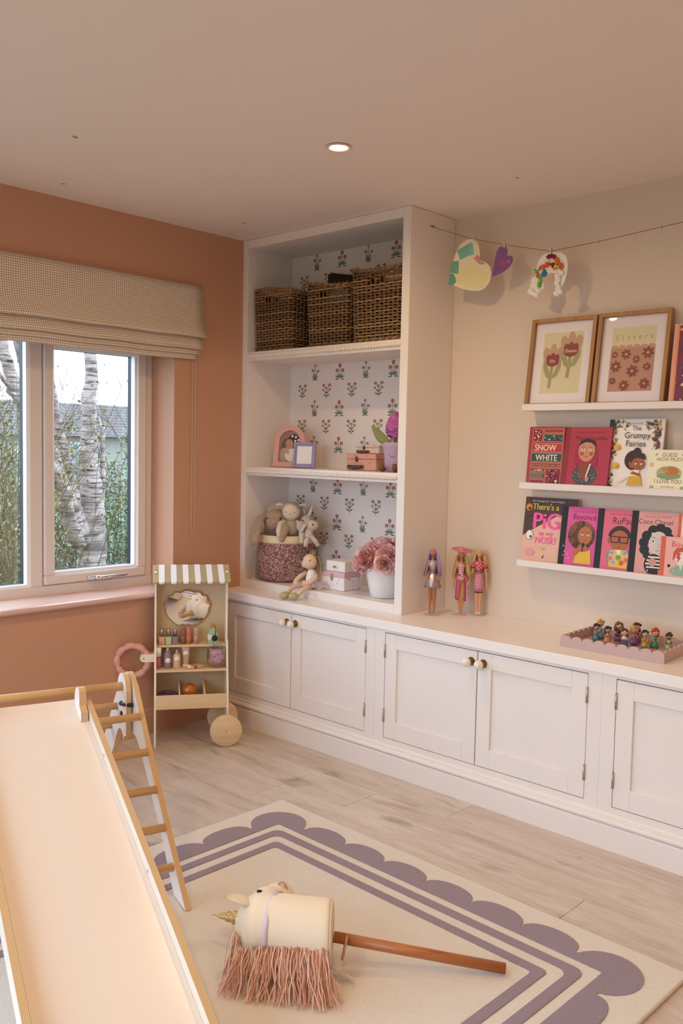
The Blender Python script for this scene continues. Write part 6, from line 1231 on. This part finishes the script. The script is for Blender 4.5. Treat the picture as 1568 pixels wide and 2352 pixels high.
def figurine(x, y, rz, h, label, skin, dress, dress2, hairc, style, base=None):
    """chunky toy-girl figurine: dress, bodice, arms, big head, hair"""
    t = thing('girl_figurine', label, 'figurine', (x, y, ZC+.0078), rz, 'little girl figurines in the tray'); s = h/.075; G = lambda n, c: M('fig_'+n+c[1:], c, .28, coat=.5); sk = SKF[skin]
    X = XF(sc=(s, s, s)); D = G('dress', dress); D2 = G('bodice', dress2); HR = G('hair', hairc)
    z0 = 0
    if base: MB(G('base', base)).at(X).lathe([(.014, 0), (.015, .002), (.014, .0035), (0, .0035)], 20).build('plinth', t)
    m = MB(D).at(X); m.lathe([(.011, .003), (.0145, .005), (.0135, .012), (.0105, .021), (.0072, .028)], 20, wob=lambda a, z: 1+.05*sin(7*a)); m.build('dress', t)
    m = MB(D2).at(X); m.lathe([(.0072, .0278), (.0080, .033), (.0072, .038), (.004, .0405)], 16); m.build('bodice', t)
    for sg in (-1, 1): MB(sk).at(X).tube([(sg*.0068, 0, .037), (sg*.0108, -.003, .031), (sg*.0062, -.0085, .0275)], [.0026, .0024, .0022], 8).ell((sg*.0058, -.009, .0275), .0026, nu=8, nv=6).build('arm', t)
    m = MB(sk).at(X); m.ell((0, -.001, .0535), (.0118, .0112, .0122), nu=18, nv=12, fn=lambda p: (p.x*(1-.12*max(0, -p.z)), p.y, p.z)); m.cyl((0, 0, .039), (0, 0, .044), .0032, n=10); ho = m.build('head', t)
    p = Print(lambda u, v, q: tuple(X @ Vector((u, -.001-(.01135+q)*sqrt(max(0, 1-(u/.0122)**2-((v-.0535)/.0126)**2)), v))), step=.0001)
    for sg in (-1, 1): p.ell('#f2ece6', sg*.0044, .0525, .0025, .0030, n=10); p.ell('#3a281e', sg*.0044, .0523, .0016, .0022, n=8); p.stroke('#3a281e', [(sg*.0044-.002, .0585), (sg*.0044+.002, .0588)], .0006)
    p.ell('#b5565a', 0, .0468, .0018, .0008, n=8); p.build('face_paint', ho)
    m = MB(HR).at(X); m.ell((0, .0022, .0575), (.0130, .0118, .0118), nu=18, nv=12)
    for sg in (-1, 1): m.ell((sg*.0070, -.0075, .0625), (.0068, .0045, .0045), (0, sg*.4, 0), 12, 8)
    if style == 'long': m.tube([(0, .008, .060), (.002, .0115, .048), (.003, .0118, .034), (.003, .0105, .018)], [.010, .0105, .0095, .004], 14)
    elif style == 'waves':
        for sg in (-1, 1): m.tube([(sg*.0105, .0, .058), (sg*.0128, -.002, .046), (sg*.0115, -.003, .036)], [.005, .0056, .003], 10)
        m.tube([(0, .009, .060), (0, .011, .044), (0, .010, .032)], [.0105, .0100, .005], 12)
    elif style == 'plait': m.tube([(.006, .009, .060), (.012, .010, .050), (.014, .008, .040), (.0135, .007, .030)], [.006, .0046, .0040, .0022], 10)
    elif style == 'bob': m.ell((0, .003, .053), (.0142, .0115, .0115), nu=16, nv=10)
    elif style == 'bun': m.ell((.004, .010, .064), (.0065, .0065, .0065), nu=12, nv=8)
    elif style == 'big': m.ell((.006, .008, .056), (.0130, .0115, .0150), nu=16, nv=10); m.ell((.012, .009, .046), (.0085, .0080, .0100), nu=12, nv=8)
    m.build('hair', t)
    return t
FG = [(1.930, -.190, .0, .075, 'dark-haired girl figurine in turquoise, front left in the tray', 'm', '#3f7f94', '#4f93a8', '#1d1518', 'bob', None),
      (1.918, -.135, .1, .082, 'blonde girl figurine behind the turquoise one, far left of the tray', 'l', '#6a9cc0', '#87b0cc', '#d09a44', 'bun', '#8a4038'),
      (1.978, -.195, .2, .072, 'girl figurine in tan dress with very long black hair', 'm', '#c08a64', '#cf9a72', '#181216', 'long', None),
      (1.988, -.125, .0, .082, 'brown-haired girl figurine in plum dress with basket', 'l', '#8a4a70', '#3c2c38', '#7d4e2c', 'waves', '#8a4038'),
      (2.050, -.205, -.35, .076, 'girl figurine in blue pinafore holding a brown basket', 'l', '#2f5f94', '#e3dcd4', '#5a3424', 'long', None),
      (2.062, -.150, .3, .082, 'girl figurine with long golden hair behind the blue pinafore', 'l', '#7a4a84', '#9a6aa0', '#c58f3a', 'long', None),
      (2.052, -.108, .1, .086, 'girl figurine in dark pink with black plait at the tray back', 'l', '#8a4460', '#a05874', '#191317', 'plait', None),
      (2.110, -.165, -.1, .074, 'girl figurine in a gold dress with short black hair', 'l', '#b39a3c', '#a8903c', '#19130f', 'bob', None),
      (2.136, -.138, .1, .080, 'girl figurine in emerald gown with big red hair', 'l', '#2f8a5c', '#2f8a5c', '#c42f2a', 'big', '#8a4038'),
      (2.190, -.140, -.2, .072, 'girl figurine in pale green dress with dark bun at tray right', 'd', '#9aa864', '#b0b978', '#1d1512', 'bun', None)]
for f in FG:
    t = figurine(f[0], f[1], f[2]+.75, *f[3:])
    if 'holding a brown basket' in f[4] or 'with basket' in f[4]: MB(M('fig_basket', '#6a4424', .5)).at(XF((-.010, -.0125, .010 if 'holding' in f[4] else .022))).lathe([(.0055, 0), (.0075, .006), (.0072, .0065), (.005, .003), (0, .002)], 14).tube([(.0068*cos(a), 0, .006+.006*sin(a)) for a in [pi*k/8 for k in range(9)]], .0009, 5).build('basket', t)
# ------------------------------------------------------------------ garden outside the window
def bark():
    m = M('birch_bark', '#d9c6ba', .85); t = NT(m); v = t.coord('Object', (3, 3, 26)); n = t.noise(v, 2.2, 5, .6); v2 = t.coord('Object', (1.5, 1.5, .8)); n2 = t.noise(v2, 3.2, 5, .65)
    n3 = t.noise(t.coord('Object', (2, 2, 5)), 2.0, 4, .6); c = t.ramp(n, [(.33, '#1e1816'), (.40, '#6f5f58'), (.50, '#a5928a'), (.8, '#b9a8a0')]); c = t.mix(t.ramp(n3, [(.48, 0.0), (.66, .85)]), c, '#54453f'); sp = t.n('ShaderNodeSeparateXYZ'); tc = t.n('ShaderNodeTexCoord'); t.l(tc.outputs['Object'], sp.inputs[0])
    lowm = t.ramp(t.math('ADD', sp.outputs[2], t.math('MULTIPLY', n2, .9)), [(.75, 1.0), (1.5, 0.0)]); c = t.mix(t.math('MULTIPLY', lowm, t.ramp(n2, [(.42, .2), (.62, 1.0)])), c, '#362a26'); t.col(c); t.bump(n, .5, .02); return m
BARK = bark(); TWIG = M('twig_brown', '#55463a', .9, var=(3, '#6e5d4c')); TWIG2 = M('twig_straw', '#7a6842', .9, var=(3, '#66603c'))
def wob(P, rnd, a, n):
    P = [Vector(p) for p in P]; out = []
    for i in range(len(P)-1):
        for k in range(n): out.append(P[i].lerp(P[i+1], k/n)+Vector((rnd.uniform(-a, a), rnd.uniform(-a, a), 0)))
    return out+[P[-1]]
def tree():
    t = thing('birch_tree', 'multi-stemmed silver birch tree outside the window', 'tree', (-3.0, .66, -.35)); rnd = random.Random(12)
    o = Vector((-3.0, .66, -.35)); rel = lambda P: [tuple(Vector(p)-o) for p in P]
    def br(P, R, nm='branch', n=5, a=.012):
        Q = wob(rel(P), rnd, a, n); k = len(Q); rr = [lerp(R[int(i/n)], R[min(int(i/n)+1, len(R)-1)], (i % n)/n)*(1+rnd.uniform(-.06, .06)) for i in range(k)]; MB(BARK).tube(Q, rr, 14).build(nm, t); return Q
    br([(-3.0, .66, -.35), (-3.0, .66, .3), (-3.0, .655, .75), (-3.0, .635, 1.1), (-3.0, .63, 1.5), (-3.0, .645, 2.1), (-3.02, .68, 3.0), (-3.05, .74, 4.2)], [.17, .125, .115, .085, .062, .050, .042, .03], 'trunk')
    br([(-2.98, .60, .55), (-2.97, .50, .80), (-2.95, .46, .95), (-2.93, .38, 1.25), (-2.9, .28, 1.55), (-2.85, .10, 2.2), (-2.8, -.1, 3.0)], [.07, .055, .045, .042, .04, .034, .025])
    br([(-2.97, .53, .62), (-2.93, .45, .80), (-2.88, .34, 1.06), (-2.82, .18, 1.35), (-2.7, -.05, 1.8), (-2.6, -.3, 2.5)], [.055, .05, .045, .04, .035, .025])
    br([(-3.0, .74, .85), (-2.99, .755, 1.1), (-3.0, .745, 1.5), (-3.02, .70, 1.62)], [.03, .02, .018, .010])
    br([(-2.95, .50, .55), (-2.75, .22, 1.05), (-2.6, .0, 1.33), (-2.5, -.15, 1.51), (-2.5, -.25, 1.73), (-2.48, -.37, 2.05), (-2.45, -.5, 2.5)], [.06, .055, .05, .048, .045, .04, .03])
    br([(-2.5, -.20, 1.62), (-2.45, -.32, 1.72), (-2.4, -.42, 1.84)], [.026, .02, .014]); br([(-2.7, -.02, 1.78), (-2.65, -.12, 2.0), (-2.6, -.24, 2.3)], [.035, .032, .026])
tree()
def leafmat(n, c1, c2): return M(n, c1, .5, var=(2.5, c2))
def shrub(name, label, base, box, ntw, nlf, twm, lfm, seed, lean=.25, tw_r=.006, lf=.03):
    """twigs rise from the base; leaves sit along them"""
    t = thing(name, label, 'shrub', base, 0, 'winter garden shrubs'); rnd = random.Random(seed); m = MB(twm); pts = []
    dx, dy, h = box
    for i in range(ntw):
        x, y = rnd.uniform(-dx, dx), rnd.uniform(-dy, dy); hh = h*rnd.uniform(.55, 1.05); P = [Vector((x, y, 0))]; d = Vector((rnd.uniform(-lean, lean), rnd.uniform(-lean, lean), 1))
        for k in range(7): d = d+Vector((rnd.uniform(-.25, .25), rnd.uniform(-.25, .25), .0)); P.append(P[-1]+d.normalized()*hh/7)
        m.tube(P, [tw_r*(1-.11*k) for k in range(8)], 4, caps=False); pts += P[1:]
        for b in range(3):
            k = rnd.randrange(2, 7); q = P[k]; e = Vector((rnd.uniform(-1, 1), rnd.uniform(-1, 1), rnd.uniform(.2, 1))).normalized(); Q = [q, q+e*.12, q+e*.22+Vector((rnd.uniform(-.05, .05), rnd.uniform(-.05, .05), .06))]; m.tube(Q, [tw_r*.5, tw_r*.35, tw_r*.2], 3, caps=False); pts += Q
    m.build('twigs', t, kind='stuff')
    if nlf:
        v = []; f = []
        for i in range(nlf):
            c = rnd.choice(pts)+Vector((rnd.gauss(0, .05), rnd.gauss(0, .05), rnd.gauss(0, .05))); a = Vector((rnd.uniform(-1, 1), rnd.uniform(-1, 1), rnd.uniform(-1, 1))).normalized(); b = a.orthogonal().normalized(); L = lf*rnd.uniform(.6, 1.2); w = L*.32; nrm = a.cross(b); k = len(v)
            v += [c, c+a*L*.5+b*w+nrm*w*.3, c+a*L, c+a*L*.5-b*w+nrm*w*.3]; f += [(k, k+1, k+2), (k, k+2, k+3)]
        MB(lfm).add(v, f).build('leaves', t, fixn=False, kind='stuff')
EV = leafmat('leaf_evergreen', '#465430', '#6f8250'); YG = leafmat('leaf_straw', '#857a40', '#6e6e34')
shrub('evergreen_shrub', 'dense evergreen shrub right of the birch trunk', (-3.6, 1.45, -.35), (.35, .75, 1.85), 60, 9000, TWIG, EV, 21, .3, .008, .035)
shrub('evergreen_shrub', 'evergreen shrub growing behind the birch trunk', (-4.3, .85, -.35), (.3, .6, 2.0), 50, 5200, TWIG, EV, 22, .3, .008, .035)
shrub('bare_bush', 'straw-coloured twiggy bush seen through the left window pane', (-1.9, -.98, -.35), (.4, .50, 2.15), 170, 4600, TWIG2, YG, 23, .13, .007, .028)
shrub('bare_bush', 'bare grey twiggy bush further back on the left', (-3.4, -.25, -.35), (.3, .45, 2.4), 90, 1500, TWIG, YG, 24, .18, .008, .03)
shrub('bare_bush', 'tall bare twiggy shrub reaching up beside the birch', (-5.2, 2.1, -.35), (.3, 1.1, 2.9), 60, 400, TWIG, EV, 25, .3, .010, .03)
# neighbour's house
def house():
    t = thing('house', 'neighbouring house with brown tiled roof and white window beyond the garden', 'house', (-24, 14.5, -.35))
    MB(M('house_render', '#8f897d', .9)).box(-4, 0, -6, 8, 0, 2.05).build('wall', t); r = M('roof_tile', '#8f8078', .9); q = NT(r); wv_ = q.n('ShaderNodeTexWave', bands_direction='Z'); wv_.inputs['Scale'].default_value = 3; q.l(q.coord('Object'), wv_.inputs['Vector']); q.bump(wv_.outputs['Fac'], .8, .08); q.col(q.ramp(q.noise(q.coord('Object'), 6, 4), [(.3, '#4c433e'), (.7, '#6a605a')]))
    MB(r).add([(.35, -6.4, 1.95), (.35, 8.4, 1.95), (-2, 8.4, 3.15), (-2, -6.4, 3.15), (-4.3, -6.4, 1.95), (-4.3, 8.4, 1.95)], [(0, 1, 2, 3), (3, 2, 5, 4)]).build('roof', t)
    for y in (-3.2, -1.3, 1.6): w = MB(M('house_window_frame', '#a8acb0', .5)).box(0, .06, y-.6, y+.6, .75, 1.75).build('window', t); MB(M('house_pane', '#7f8a92', .2)).box(.05, .07, y-.52, y-.04, .83, 1.67).box(.05, .07, y+.04, y+.52, .83, 1.67).build('pane', w)
house()
